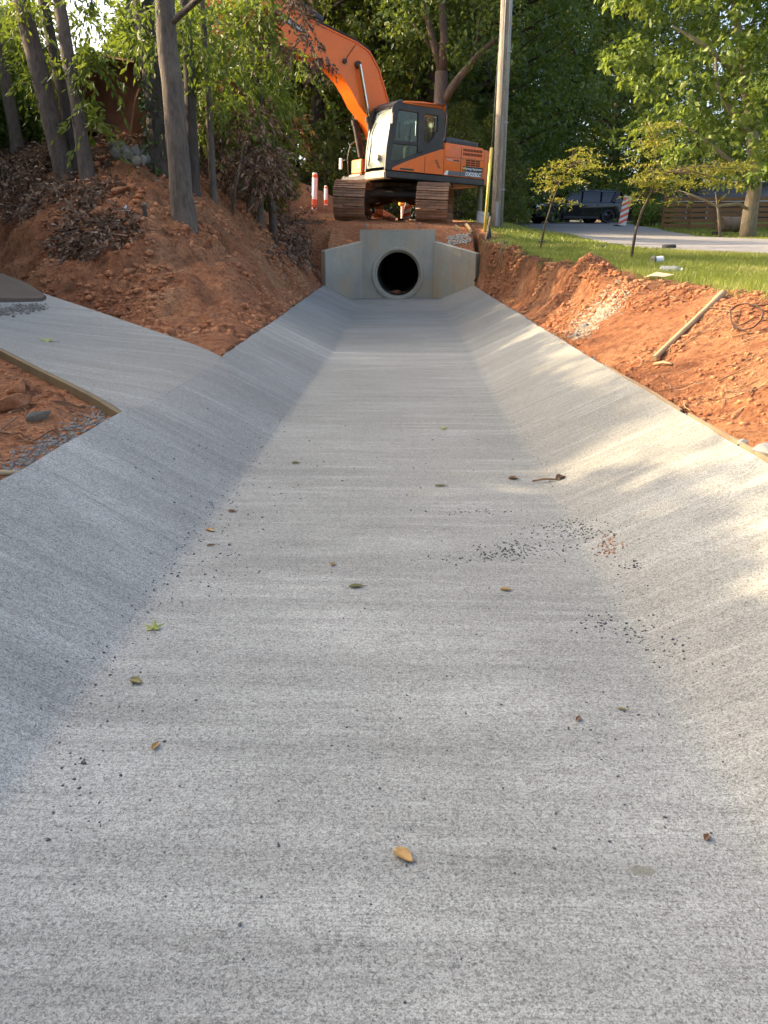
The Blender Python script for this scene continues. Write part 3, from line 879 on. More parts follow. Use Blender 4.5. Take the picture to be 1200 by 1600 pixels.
def place_wood(x, y, kind, sc, rz, label, group, name='woodland_tree'):
    label = label + ', ' + WKIND[kind]
    root = empty(name, (x, y, gz(x, y) - 0.05), (0, 0, rz), label, 'tree', group)
    root.scale = (sc, sc, sc)
    mt, me = WOODS[kind]
    for nm, m in (('trunk', mt), ('crown', me)):
        o = bpy.data.objects.new(nm, m); COL.objects.link(o); o.parent = root
    return root
gW = np.random.default_rng(7)
wl = 'dark leafy tree in the wood behind the excavator'
for x, y, k, sc in [(-5.6, 31, 1, 0.95), (-4.9, 33.5, 3, 1.0), (-3.6, 31.5, 1, 0.95), (-1.2, 34, 0, 1.05), (1.2, 33.5, 3, 1.0), (3.2, 35.5, 0, 1.0),
                   (-6.5, 38, 0, 1.05), (-4.4, 39, 3, 1.15), (-0.5, 41, 0, 1.2), (-2.2, 46, 0, 1.3), (-8, 47, 3, 1.3), (3.5, 47, 3, 1.25)]:
    place_wood(x, y, k, sc, gW.uniform(0, 6.28), wl, 'trees of the wood behind the excavator')
wl2 = 'broad dense green tree standing behind the parked black car'
for x, y, k, sc in [(5.6, 46.5, 0, 1.0), (9.0, 48.5, 2, 1.25), (12.2, 51, 0, 1.1), (7.2, 55, 3, 1.25), (2.8, 41.5, 2, 1.0), (15.5, 56, 0, 1.1), (10.5, 60, 3, 1.35)]:
    place_wood(x, y, k, sc, gW.uniform(0, 6.28), wl2, 'trees behind the parked car')
wl3 = 'tall tree beyond the house roof'
for x, y, k, sc in [(19.5, 58, 3, 0.95), (24.5, 57, 0, 1.0), (29, 62, 3, 1.1), (34, 58, 0, 1.1)]:
    place_wood(x, y, k, sc, gW.uniform(0, 6.28), wl3, 'trees beyond the house roof')
# scrub and young trees along the foot of the wood
for i, (x, y, sc) in enumerate([(-7.2, 28.6, 0.42), (-5.4, 29.4, 0.36), (-3.0, 29.6, 0.34), (-0.9, 29.2, 0.38), (1.6, 28.5, 0.40), (3.0, 29.5, 0.42), (2.4, 32, 0.5), (4.0, 44, 0.5)]):
    place_wood(x, y, 4, sc, gW.uniform(0, 6.28), 'dark thicket at the foot of the wood', 'thickets at the foot of the wood', 'thicket')
# far, pale tree line seen through the gap on the left
for x, y, k, sc in [(-19, 44, 4, 0.62), (-24, 48, 4, 0.7), (-15.5, 40, 4, 0.5), (-29, 45, 4, 0.8)]:
    place_wood(x, y, k, sc, gW.uniform(0, 6.28), 'small far tree seen in the gap beside the rusty bucket', 'far trees left of the wood')

# --- forked grey tree rising behind the cab
g = np.random.default_rng(21)
b = at(688, 285, 27.5); b.z = gz(b.x, b.y) - 0.2
root = empty('forked_tree', b, label='grey forked tree rising behind the excavator cab', cat='tree')
tr = MB(Matrix.Translation(-b))
fk = at(688, 165, 27.5); fk2 = at(690, 112, 27.5)
tr.tube([b, b.lerp(fk, 0.5), fk, fk2], [0.27, 0.24, 0.22, 0.20], 12)
tr.tube([fk, at(712, 128, 27.3), at(735, 100, 27.2), at(757, 76, 27.0), at(800, 40, 26.8)], [0.16, 0.13, 0.11, 0.08, 0.04], 8)
tr.tube([fk2, at(694, 60, 27.5), at(690, 0, 27.7), at(688, -90, 28)], [0.16, 0.13, 0.11, 0.06], 8)
tr.tube([fk2, at(676, 62, 27.6), at(664, 10, 27.8), at(655, -80, 28)], [0.13, 0.11, 0.09, 0.05], 8)
tr.tube([at(680, 80, 27.6), at(655, 50, 27.8), at(632, 20, 28)], [0.06, 0.05, 0.03], 6)
tr.tube([at(735, 100, 27.2), at(745, 60, 27.2), at(752, 10, 27.2)], [0.05, 0.04, 0.02], 6)
tr.build('trunk', BARK['brown'], root, True)
cs = []; rs = []
for k in range(150):
    px = g.uniform(600, 800); py = g.uniform(-170, 95)
    if abs(px - 688) < 26 and py > -40 and g.uniform() < 0.75: continue
    cs.append(np.array(at(px, py, g.uniform(26.2, 29.5)) - b)); rs.append(g.uniform(0.4, 0.75))
P, D, C = cloud(cs, rs, 60, g)
rv = g.uniform(0, 1, len(cs))
obj('crown', leaf_mesh('crown', P, D, 0.17, 0.55, 5, 0.5 * rv[C] + 0.5 * g.uniform(0, 1, len(P))), LEAF['wood'], root)

# --- spreading lime-green tree by the fence
g = np.random.default_rng(33)
b = at(1168, 371, 24.5); b.z = gz(b.x, b.y) - 0.15
root = empty('lime_green_tree', b, label='spreading lime-green tree with pale trunk beside the slatted fence', cat='tree')
tr = MB(Matrix.Translation(-b))
s1 = at(1172, 330, 24.5); s2 = at(1180, 290, 24.4); s3 = at(1176, 215, 24.4)
tr.tube([b, s1, s2, s3, at(1165, 130, 24.3), at(1150, 20, 24.2), at(1140, -90, 24)], [0.25, 0.21, 0.19, 0.16, 0.13, 0.09, 0.04], 12)
tr.tube([s3, at(1140, 170, 24), at(1120, 130, 23.8), at(1118, 90, 23.6)], [0.09, 0.07, 0.05, 0.03], 8)
tr.tube([s2, at(1140, 250, 23.9), at(1110, 225, 23.5), at(1060, 190, 23.2)], [0.07, 0.06, 0.045, 0.02], 8)
tr.tube([at(1165, 130, 24.3), at(1100, 70, 23.8), at(1050, 40, 23.5)], [0.07, 0.05, 0.02], 8)
tr.build('trunk', BARK['pale'], root, True)
mb = MB(Matrix.Translation(-b))
mb.tube([s1, at(1155, 318, 24.2), at(1120, 322, 24.0), at(1090, 308, 23.9), at(1060, 297, 23.8)], [0.05, 0.045, 0.04, 0.03, 0.015], 7)
mb.tube([at(1125, 370, 24.1), at(1122, 330, 24.1), at(1118, 300, 24.0)], [0.04, 0.035, 0.02], 7)
mb.build('bare_branch', BARK['pale'], root, True)
cs = []; rs = []
def lime_ok(px, py):
    if px < 965 + 30 * math.sin(py * 0.05): return False
    if 1000 < px < 1045 and 60 < py < 120: return g.uniform() < 0.35
    if px < 1000 and py > 140: return g.uniform() < 0.25
    lo = 240 if px < 1050 else 262
    if px > 1120: lo = 285
    return py < lo
while len(cs) < 440:
    px = g.uniform(945, 1330); py = g.uniform(-260, 290)
    if not lime_ok(px, py): continue
    cs.append(np.array(at(px, py, g.uniform(22.2, 27.5)) - b)); rs.append(g.uniform(0.25, 0.55))
P, D, C = cloud(cs, rs, 44, g, 0.6)
rv = g.uniform(0, 1, len(cs))
obj('crown', leaf_mesh('crown', P, D, 0.19, 0.62, 6, 0.45 * rv[C] + 0.55 * g.uniform(0, 1, len(P))), LEAF['lime'], root)

# --- round bush beside the fence
g = np.random.default_rng(35)
b = at(1018, 357, 37.0); b.z = gz(b.x, b.y)
root = empty('round_bush', b, label='round light green bush between the car and the fence', cat='bush')
cs = [np.array([g.uniform(-0.8, 0.8), g.uniform(-0.5, 0.5), g.uniform(0.15, 0.95)]) for _ in range(45)]
P, D, C = cloud(cs, [0.28] * 45, 60, g)
obj('foliage', leaf_mesh('foliage', P, D, 0.13, 0.5, 8), LEAF['lime'], root)
mb = MB()
for k in range(5): mb.tube([(0, 0, -0.1), (g.uniform(-0.4, 0.4), g.uniform(-0.3, 0.3), 0.7)], [0.025, 0.01], 5)
mb.build('stem', BARK['twig'], root)

# --- two young maples on the lawn
def sapling(base_px, stem, sprayspec, seed, label, rad):
    g = np.random.default_rng(seed)
    b = hit(*base_px)
    root = empty('maple_sapling', b, label=label, cat='sapling')
    tr = MB(Matrix.Translation(-b))
    pts = [b - Vector((0, 0, 0.1))] + [at(px, py, b.y + dd) for px, py, dd in stem]
    n = len(pts)
    tr.tube(pts, [rad * (1 - 0.75 * i / (n - 1)) for i in range(n)], 8)
    cs = []; 
    for (px, py, rx, ry, cnt, anchor) in sprayspec:
        a = pts[anchor]
        for k in range(cnt):
            qx = px + g.uniform(-rx, rx); qy = py + g.uniform(-ry, ry)
            c = at(qx, qy, b.y + g.uniform(-0.5, 0.5))
            cs.append(np.array(c - b))
            if k % 3 == 0:
                m = a.lerp(c, 0.5) + Vector((0, 0, 0.05))
                tr.tube([a, m, c], [rad * 0.28, rad * 0.2, 0.003], 5, caps=False)
    tr.build('stem', BARK['twig'], root, True)
    cs = [q for i_, q in enumerate(cs) if i_ % 9 < 4]
    P, D, C = sprays(cs, g, 7, 0.24, 9, 0.12, 1.0, 0.22)
    rv = g.uniform(0, 1, len(cs))
    obj('crown', leaf_mesh('crown', P, D, 0.055, 0.34, seed + 3, 0.5 * rv[C] + 0.5 * g.uniform(0, 1, len(P)), flat=1.2), LEAF['maple'], root)
    return root
sapling((985, 405), [(993, 362, 0), (1003, 330, 0), (1018, 300, 0.05), (1028, 270, 0.1), (1022, 225, 0.1), (1016, 190, 0.1)],
        [(1020, 205, 22, 28, 15, 5), (1005, 255, 24, 26, 15, 4), (1012, 300, 24, 18, 13, 3), (1085, 275, 62, 17, 44, 4), (1140, 262, 34, 13, 14, 4), (1050, 308, 22, 8, 7, 3)],
        51, 'taller young maple with golden sprays, leaning on the lawn', 0.022)
sapling((843, 388), [(852, 350, 0), (862, 318, 0), (872, 290, 0), (886, 262, 0), (895, 240, 0)],
        [(895, 255, 38, 14, 26, 4), (872, 275, 28, 10, 15, 3), (855, 300, 20, 12, 8, 2), (872, 325, 18, 14, 6, 2), (905, 240, 12, 10, 5, 5)],
        53, 'smaller young maple with golden sprays near the utility pole', 0.019)

# --- trees on the left bank
def bank_tree(name, label, base_px, tops, w0, bark, seed, d_extra=0.0, up=5.0, leaves=None, ivy=False, group=None):
    g = np.random.default_rng(seed)
    b = hit(*base_px)
    root = empty(name, b, label=label, cat='tree', group=group)
    tr = MB(Matrix.Translation(-b))
    depth = b.y * 0.95
    r0 = w0 / 2 * depth / FPX
    pts = [b - Vector((0, 0, 0.35)), b + Vector((0, 0, 0.02))]
    for px, py in tops: pts.append(at(px, py, b.y + d_extra * (base_px[1] - py) / base_px[1]))
    dirv = (pts[-1] - pts[-2]).normalized()
    for k in (1, 2, 3): pts.append(pts[-1] + (dirv + Vector((g.normal() * 0.05, g.normal() * 0.05, 0.2))).normalized() * up / 3)
    # refine with a little sway
    fine = []
    for i in range(len(pts) - 1):
        for k in range(4):
            q = pts[i].lerp(pts[i + 1], k / 4)
            fine.append(q + Vector((g.normal(), g.normal(), 0)) * r0 * 0.05)
    fine.append(pts[-1])
    n = len(fine)
    rad = [r0 * (1.30 if i == 0 else 1.22 if i < 3 else 1.10 if i < 5 else 1.0 - 0.62 * (i / n) ** 1.3) for i in range(n)]
    tr.tube(fine, rad, 14)
    for k in range(4):
        i = int(g.uniform(0.45, 0.95) * n); a = fine[min(i, n - 1)]
        e = a + Vector((g.normal() * 1.0, g.normal() * 0.8, g.uniform(0.4, 1.3)))
        tr.tube(bent(a, e, g, 4, 0.15), [r0 * 0.28, r0 * 0.22, r0 * 0.16, r0 * 0.1, 0.006], 6, caps=False)
    tr.build('trunk', bark, root, True)
    cs = []
    for (x0, x1, y0, y1, cnt, da, db) in (leaves or []):
        for k in range(cnt):
            cs.append(np.array(at(g.uniform(x0, x1), g.uniform(y0, y1), b.y + g.uniform(da, db)) - b))
    for k in range(26):
        q = fine[-1] + Vector((g.normal() * 1.2, g.normal() * 1.2, g.normal() * 1.1))
        cs.append(np.array(q - b))
    P, D, C = sprays(cs, g, 8, 0.42, 13, 0.65)
    rv = g.uniform(0, 1, len(cs))
    obj('crown', leaf_mesh('crown', P, D, 0.10, 0.34, seed + 3, 0.45 * rv[C] + 0.55 * g.uniform(0, 1, len(P))), LEAF['bank'], root)
    if ivy:
        ip = []; idr = []
        for k in range(1500):
            t = g.uniform(0.02, 0.95); i = int(t * (n - 1)); q = fine[i].lerp(fine[min(n - 1, i + 1)], g.uniform())
            a = g.uniform(0, 6.28); rr = rad[i] * g.uniform(1.0, 1.35)
            ip.append(np.array(q - b) + np.array([math.cos(a) * rr, math.sin(a) * rr, 0])); idr.append([math.cos(a), math.sin(a), -0.8])
        obj('ivy', leaf_mesh('ivy', np.array(ip), np.array(idr), 0.085, 0.6, seed + 9), LEAF['ivy'], root)
    return root
G = 'trees on the left clay bank'
bank_tree('bank_tree', 'leaning grey trunk standing in dead leaves left of the rusty bucket', (104, 283), [(66, 130), (33, 0)], 32, BARK['brown'], 61, 0.4, leaves=[(0, 120, -20, 60, 9, -0.5, 1.5), (40, 100, 80, 170, 4, 0.2, 1.5)], group=G)
bank_tree('bank_tree', 'slimmer leaning trunk in front of the rusty bucket', (137, 276), [(112, 120), (92, 0)], 23, BARK['brown'], 62, 0.5, leaves=[(125, 180, 60, 100, 4, 0.0, 0.5), (100, 260, -20, 70, 8, 0, 3), (100, 150, 150, 190, 3, -.2, .5)], group=G)
bank_tree('bank_tree', 'dark thin trunk close behind the slimmer leaning trunk', (122, 262), [(92, 120), (66, 0)], 20, BARK['dark'], 63, 0.8, leaves=[(20, 110, 60, 230, 8, 0.2, 2.5)], group=G)
bank_tree('bank_tree', 'leaning trunk at the far left of the bank above the dead leaves', (28, 234), [(8, 120), (-14, 0)], 20, BARK['grey'], 64, 0.3, leaves=[(-40, 90, -30, 90, 15, -0.5, 2.5), (0, 90, 80, 200, 9, 0.5, 2)], group=G)
bank_tree('bank_tree', 'dark ivy-clad trunk between the rubble and the thick grey trunk', (252, 272), [(240, 150), (222, 0)], 34, BARK['dark'], 65, 0.3, leaves=[(200, 300, -40, 60, 7, -0.5, 2)], ivy=True, group=G)
bank_tree('bank_tree', 'thick grey trunk standing at the edge of the bank', (287, 345), [(272, 170), (256, 0)], 37, BARK['grey'], 66, 0.25, leaves=[(260, 340, -40, 70, 6, 0.3, 2), (160, 240, 10, 60, 3, 0, 2)], group=G)
bank_tree('bank_tree', 'dark trunk in shade just behind the thick grey trunk', (303, 300), [(297, 150), (290, 0)], 20, BARK['dark'], 67, 0.4, leaves=[(270, 350, 60, 220, 9, 0.2, 1.6)], group=G)
bank_tree('bank_tree', 'thin young trunk between the thick trunk and the clustered stems', (334, 312), [(325, 150), (315, 0)], 12, BARK['grey'], 68, 0.3, leaves=[(300, 420, -20, 110, 25, -0.3, 1.8), (300, 380, 110, 220, 12, 0, 1.6)], group=G)
bank_tree('bank_tree', 'pale upright stem, leftmost of the clustered stems by the bank edge', (388, 328), [(388, 200), (392, 60)], 14, BARK['grey'], 69, 0.3, leaves=[(335, 440, 60, 235, 32, -0.2, 1.5)], group=G)
bank_tree('bank_tree', 'middle stem of the cluster by the bank edge', (405, 346), [(405, 200), (404, 60)], 13, BARK['grey'], 70, 0.2, leaves=[(350, 440, 80, 230, 28, -0.2, 1.5)], group=G)
bank_tree('bank_tree', 'bowed stem of the cluster, lowest on the bank edge', (428, 370), [(420, 260), (410, 170), (394, 60), (388, 0)], 12, BARK['brown'], 71, 0.1, leaves=[(340, 440, 90, 210, 9, -0.3, 1.2), (425, 470, 60, 130, 3, 0.5, 2)], group=G)
# dead foliage still hanging in the stems and in front of the boom
def dead_bough(name, label, cents, seed, mat, size, twigs=8, length=0.35, per=12, droop=0.8, stick=None, cat='branch', loc=None):
    g = np.random.default_rng(seed)
    b = Vector(loc if loc is not None else cents[0])
    root = empty(name, b, label=label, cat=cat)
    mb = MB(Matrix.Translation(-b))
    st = stick or cents
    for i in range(0, len(cents) - 1, 2):
        mb.tube(bent(cents[i], cents[i + 1], g, 4, 0.1), [0.014, 0.012, 0.009, 0.006, 0.003], 5, caps=False)
    for c in cents[::3]:
        for q in range(3):
            e = Vector(c) + Vector((g.normal(), g.normal(), g.normal() * 0.5 - 0.2)) * length * 0.8
            mb.tube(bent(c, e, g, 3, 0.2), [0.007, 0.005, 0.004, 0.002], 4, caps=False)
    tag(mb.build('twigs', BARK['twig'], root, True), kind='stuff')
    P, D, C = sprays([np.array(Vector(c) - b) for c in cents], g, twigs, length, per, droop)
    obj('dead_leaves', leaf_mesh('dead_leaves', P, D, size, 0.42, seed + 1), mat, root)
    return root
g = np.random.default_rng(81)
dead_bough('dead_bough', 'brown withered bough hanging in front of the excavator boom', [at(g.uniform(425, 505), g.uniform(-15, 75), g.uniform(11.5, 13)) for _ in range(7)] + [at(g.uniform(488, 506), g.uniform(55, 95), 12) for _ in range(3)], 82, LEAF['dead'], 0.07, length=0.24)
dead_bough('dead_bough', 'reddish withered bough high among the clustered stems', [at(g.uniform(350, 420), g.uniform(0, 140), g.uniform(12, 14)) for _ in range(5)], 83, LEAF['rust'], 0.085, length=0.25)
dead_bough('dead_bough', 'brown withered brush among the feet of the clustered stems', [at(g.uniform(300, 440), g.uniform(170, 300), g.uniform(12.2, 15)) for _ in range(60)], 84, LEAF['dead'], 0.09, length=0.42)
dead_bough('dead_bough', 'withered brush drooping over the bank beside the headwall', [hit(g.uniform(432, 486), 330 + g.uniform(0, 90)) + Vector((0, 0, 0.15)) for _ in range(26)], 85, LEAF['dead'], 0.085, length=0.32)
dead_bough('dead_bough', 'brown withered clump at the wood edge behind the stems', [at(g.uniform(415, 460), g.uniform(185, 225), 19) for _ in range(8)], 86, LEAF['rust'], 0.13, length=0.5)
def litter_bough(label, boxpx, cnt, seed, mat, lift=0.1):
    g = np.random.default_rng(seed)
    cs = []
    for _ in range(cnt):
        p = hit(g.uniform(boxpx[0], boxpx[1]), g.uniform(boxpx[2], boxpx[3]))
        cs.append(p + Vector((0, 0, g.uniform(0.02, lift))))
    return dead_bough('dead_brush', label, cs, seed, mat, 0.075, 6, 0.22, 11, 0.45, cat='brush')
litter_bough('heap of curled dead leaves below the leaning trunks', (0, 100, 255, 330), 46, 87, LEAF['dead'], 0.2)
litter_bough('dark withered branch lying on the slope right of the leaf heap', (92, 215, 345, 405), 40, 88, LEAF['dead'])
litter_bough('small dark withered branch on the slope above the old slab', (22, 62, 310, 355), 14, 89, LEAF['dead'])
litter_bough('withered twigs strewn below the slimmer leaning trunk', (100, 175, 285, 345), 20, 90, LEAF['dead'])

# --- unseen scrub added left and behind the camera, heights set to shade the channel
SH = [wood_tree(201 + k, *a) for k, a in enumerate([(5.6, 2.5, 0.2, LEAF['bank'], 0.20, 260, 75, BARK['brown']), (4.6, 2.3, 0.1, LEAF['bank'], 0.20, 230, 75, BARK['brown'])])]
gq = np.random.default_rng(97)
for i, (x, y) in enumerate([(-6.0, 2.9), (-6.3, 1.3), (-6.0, -0.4), (-6.2, -2.4), (-6.4, -4.8), (-6.2, 6.2), (-7.4, 2.3), (-7.5, 0.4), (-7.6, 4.8), (-7.4, 7.2), (-7.8, 9.2),
                            (-9.0, 2.9), (-9.2, 7.3), (-9.2, 0.6), (-9.0, -2.6), (-9.0, 11.2), (-9.3, 13.4), (-9.8, 15.8), (-11.2, 8.6), (-11.6, 12.0)]):
    top = 0.15 + 0.53 * ((1.05 if 4.0 < y < 5.2 else 1.55 if y > 4 else 2.0) - x) + gq.normal() * 0.20
    z0 = gz(x, y); k = i % 2; H_ = (6.1, 5.1)[k]
    root = empty('added_shade_scrub', (x, y, z0 - 0.1), (0, 0, i * 1.3), 'unseen bushy low tree added left of the channel to shade it', 'tree', 'added shade trees left of the channel')
    sz_ = (top - z0) / H_; root.scale = (max(0.72, sz_), max(0.72, sz_), sz_)
    for nm, m in zip(('trunk', 'crown'), SH[k]):
        o = bpy.data.objects.new(nm, m); COL.objects.link(o); o.parent = root

for i, (x, y, sc) in enumerate([(-7.5, 14.5, 0.46), (-8.0, 16.6, 0.55), (-4.7, 15.6, 0.46), (-4.9, 17.0, 0.55), (-4.5, 18.4, 0.56), (-3.9, 19.8, 0.46)]):
    root = empty('leafy_shrub', (x, y, gz(x, y) - 0.1), (0, 0, i * 2.1), 'leafy shrub growing among the trees on the left bank', 'shrub', 'shrubs among the left bank trees')
    root.scale = (sc, sc, sc)
    for nm, m in zip(('trunk', 'crown'), SH[i % 2]):
        o = bpy.data.objects.new(nm, m); COL.objects.link(o); o.parent = root

for i, (x, y, k) in enumerate([(-15.0, -6.0, 2), (-15.5, -1.0, 0), (-15.2, 4.0, 2), (-16.0, 9.0, 0), (-17.0, 13.5, 2)]):  # unseen tree row added to cut low sky light from the left
    sc = (0.15 + 0.53 * (2.0 - x) - gz(x, y)) / (16.2, 0, 13.7)[k]
    place_wood(x, y, k, sc, i * 1.7, 'unseen tree added left of the channel to block low sky light', 'added sky-blocking trees left of the channel', 'sky_block_tree')
# ------------------------------------------------------------------ excavator
M['orange'] = plain('orange_paint', (0.85, 0.16, 0.010), 0.38, dirt=(0.34, 0.13, 0.05), amt=0.45, scale=2.2, var=0.08, lo=0.5, hi=0.8)
M['orange2'] = plain('orange_paint_dusty', (0.72, 0.17, 0.03), 0.5, dirt=(0.40, 0.22, 0.11), amt=0.6, scale=3, lo=0.42, hi=0.75)
M['black'] = plain('black_paint', (0.022, 0.021, 0.021), 0.45, dirt=(0.10, 0.07, 0.05), amt=0.55, scale=3, lo=0.45, hi=0.8)
M['charcoal'] = plain('charcoal_plastic', (0.055, 0.057, 0.06), 0.55, dirt=(0.12, 0.10, 0.08), amt=0.4, scale=4)
M['mud_steel'] = plain('muddy_track_steel', (0.22, 0.125, 0.078), 0.85, 0.0, dirt=(0.42, 0.235, 0.13), amt=0.85, scale=5, bump=0.5, lo=0.38, hi=0.66)
M['dark_steel'] = plain('greasy_steel', (0.045, 0.034, 0.028), 0.6, 0.3, dirt=(0.16, 0.085, 0.05), amt=0.7, scale=4, bump=0.3)
M['chrome'] = plain('cylinder_rod', (0.62, 0.60, 0.57), 0.16, 1.0, var=0.03)
M['cream'] = plain('dusty_cream_paint', (0.52, 0.42, 0.27), 0.6, dirt=(0.30, 0.19, 0.10), amt=0.6, scale=4)
M['rubber'] = plain('black_rubber', (0.02, 0.02, 0.02), 0.75, dirt=(0.09, 0.06, 0.045), amt=0.4, scale=6)
M['white'] = plain('white_paint', (0.78, 0.77, 0.74), 0.5, dirt=(0.45, 0.36, 0.27), amt=0.4, scale=6)
M['decal_black'] = plain('decal_black', (0.015, 0.015, 0.015), 0.4)
M['decal_white'] = plain('decal_white', (0.80, 0.80, 0.78), 0.45, var=0.02)
M['decal_grey'] = plain('decal_grey', (0.12, 0.12, 0.125), 0.4)
M['decal_gold'] = plain('decal_gold', (0.72, 0.50, 0.05), 0.45)
def glassmat(name, tint, dust_sheen, rough=0.03, op=0.25):
    k = NT(name)
    k.set(Base_Color=dust_sheen, Roughness=rough + 0.05)
    tr = k.n('ShaderNodeBsdfTransparent'); tr.inputs[0].default_value = (*tint, 1)
    gl = k.n('ShaderNodeBsdfGlossy'); gl.inputs['Roughness'].default_value = rough
    fr = k.n('ShaderNodeFresnel'); fr.inputs['IOR'].default_value = 1.5
    m1 = k.n('ShaderNodeMixShader'); m2 = k.n('ShaderNodeMixShader')
    k.l(fr.outputs[0], m1.inputs[0]); k.l(tr.outputs[0], m1.inputs[1]); k.l(gl.outputs[0], m1.inputs[2])
    dn = k.ramp(k.noise(k.mapv(), 3.0, 4), [(0.35, op * 0.6), (0.7, min(1, op * 1.4))])
    k.l(dn, m2.inputs[0]); k.l(m1.outputs[0], m2.inputs[1]); k.l(k.b.outputs[0], m2.inputs[2])
    k.l(m2.outputs[0], k.out.inputs[0])
    return k.m
M['glass'] = glassmat('cab_glass', (0.72, 0.80, 0.74), (0.10, 0.13, 0.10), 0.03, 0.015)
M['sky_tint_glass'] = glassmat('windscreen_sky_tint', (0.70, 0.78, 0.70), (0.50, 0.56, 0.48), 0.05, 0.55)  # pale green film paints the sky's reflection onto the windscreen

def lettering(name, text, size, M4, mat, parent, bold=0.0, shear=0.0):
    cu = bpy.data.curves.new(name, 'FONT')
    cu.body = text; cu.size = size; cu.align_x = 'LEFT'; cu.offset = bold; cu.shear = shear; cu.extrude = 0.001
    t = bpy.data.objects.new(name, cu); COL.objects.link(t)
    bpy.context.view_layer.update()
    me = bpy.data.meshes.new_from_object(t.evaluated_get(bpy.context.evaluated_depsgraph_get()))
    bpy.data.objects.remove(t); me.name = name
    me.transform(M4)
    return obj(name, me, mat, parent)

ex = empty('excavator', (-0.33, 21.2, 1.62), (0, R(2.2), R(-5)), 'orange tracked excavator with boom raised, parked above the headwall', 'excavator')
U = Matrix.Rotation(R(217), 4, 'Z')
# -- undercarriage
mb = MB()
mb.box(-0.62, 0.62, -0.75, 0.75, 0.56, 0.78, bev=0.05)
for sx in (-1, 1):
    for sy in (-1, 1):
        p0 = Vector((sx * 0.25, sy * 0.35, 0.68)); p1 = Vector((sx * 0.86, sy * 0.95, 0.54))
        mb.tube([p0, p1], [0.17, 0.15], 8)
mb.box(-0.75, 0.75, -0.98, -0.80, 0.58, 0.74, bev=0.04)
mb.build('undercarriage_frame', M['dark_steel'], ex)
# shoe: plate with three grousers
shoe = MB()
shoe.prism([(-0.088, 0), (0.088, 0), (0.090, 0.022), (0.078, 0.022), (0.074, 0.042), (0.062, 0.042), (0.058, 0.022), (0.012, 0.022), (0.008, 0.038), (-0.008, 0.038), (-0.012, 0.022), (-0.070, 0.022), (-0.074, 0.040), (-0.086, 0.040)], -0.375, 0.375, axis='x')
shoe_me = bpy.data.meshes.new('track_shoe'); shoe_me.from_pydata(shoe.v, [], shoe.f); shoe_me.materials.append(M['mud_steel'])
rE, yE = 0.415, 1.42
per = 4 * yE + 2 * math.pi * rE
nsh = int(per / 0.186)
gS = np.random.default_rng(3)
for sx in (-1, 1):
    x = sx * 0.98
    mb = MB()
    mb.box(x - 0.17, x + 0.17, -1.20, 1.20, 0.26, 0.60, bev=0.04)
    mb.box(x - 0.10, x + 0.10, -1.46, 1.46, 0.36, 0.52, bev=0.02)
    track = mb.build('track', M['dark_steel'], ex)
    for yy, rr, nm in ((-yE, 0.36, 'idler_wheel'), (yE, 0.37, 'sprocket')):
        m2 = MB(); m2.cyl((x, yy, 0.46), rr, 0.16, 'x', 24); m2.cyl((x, yy, 0.46), 0.16, 0.40, 'x', 16); m2.build(nm, M['dark_steel'], track, 35)
    for k in range(6):
        m2 = MB(); m2.cyl((x, -1.0 + k * 0.4, 0.155), 0.10, 0.30, 'x', 14); m2.build('track_roller', M['dark_steel'], track, 35)
    for k in range(nsh):
        s = (k + 0.3) / nsh * per
        if s < 2 * yE: y, z, a = -yE + s, 0.46 + rE, 0.0
        elif s < 2 * yE + math.pi * rE:
            q = (s - 2 * yE) / rE; y, z, a = yE + rE * math.sin(q), 0.46 + rE * math.cos(q), -q
        elif s < 4 * yE + math.pi * rE:
            y, z, a = yE - (s - 2 * yE - math.pi * rE), 0.46 - rE, math.pi
        else:
            q = (s - 4 * yE - math.pi * rE) / rE; y, z, a = -yE - rE * math.sin(q), 0.46 - rE * math.cos(q), math.pi - q
        o = bpy.data.objects.new('track_shoe', shoe_me); COL.objects.link(o); o.parent = track
        o.location = (x, y, z); o.rotation_euler = (a + gS.normal() * 0.02, gS.normal() * 0.006, 0)
# -- turntable and deck
mb = MB(U); mb.cyl((0, 0, 0.80), 0.60, 0.26, 'z', 36); mb.cyl((0, 0, 0.90), 0.72, 0.10, 'z', 36)
mb.build('turntable', M['dark_steel'], ex, 35)
mb = MB(U)
mb.box(-1.72, 1.02, -1.22, 1.22, 0.98, 1.10, bev=0.02)
mb.box(-1.74, 1.14, 1.16, 1.31, 0.97, 1.14, bev=0.025)
mb.box(-1.74, 0.95, -1.31, -1.16, 0.97, 1.14, bev=0.025)
deck = mb.build('deck_skirt', M['black'], ex)
# -- cab
mb = MB(U)
yl = (1.235, 1.305); 
side = {
    'front': [(1.17, 1.13), (1.06, 1.13), (1.00, 1.50), (0.86, 2.40), (0.84, 2.50), (0.95, 2.56), (1.03, 2.46), (1.15, 1.60)],
    'top': [(0.86, 2.56), (0.90, 2.42), (-0.28, 2.40), (-0.40, 2.52), (-0.36, 2.56)],
    'mid': [(0.33, 2.44), (0.14, 2.44), (0.12, 1.62), (0.30, 1.55)],
    'rear': [(-0.22, 2.44), (-0.40, 2.50), (-0.42, 1.80), (-0.22, 2.05)],
    'low': [(0.14, 1.82), (-0.02, 1.80), (-0.22, 2.07), (-0.42, 2.07), (-0.42, 1.13), (0.2, 1.13), (0.2, 1.5)],
    'sill': [(1.08, 1.13), (1.04, 1.40), (0.90, 1.32), (0.30, 1.56), (0.10, 1.60), (0.10, 1.13)],
    'rail': [(0.98, 1.78), (0.98, 1.70), (0.28, 1.72), (0.28, 1.79)],
}
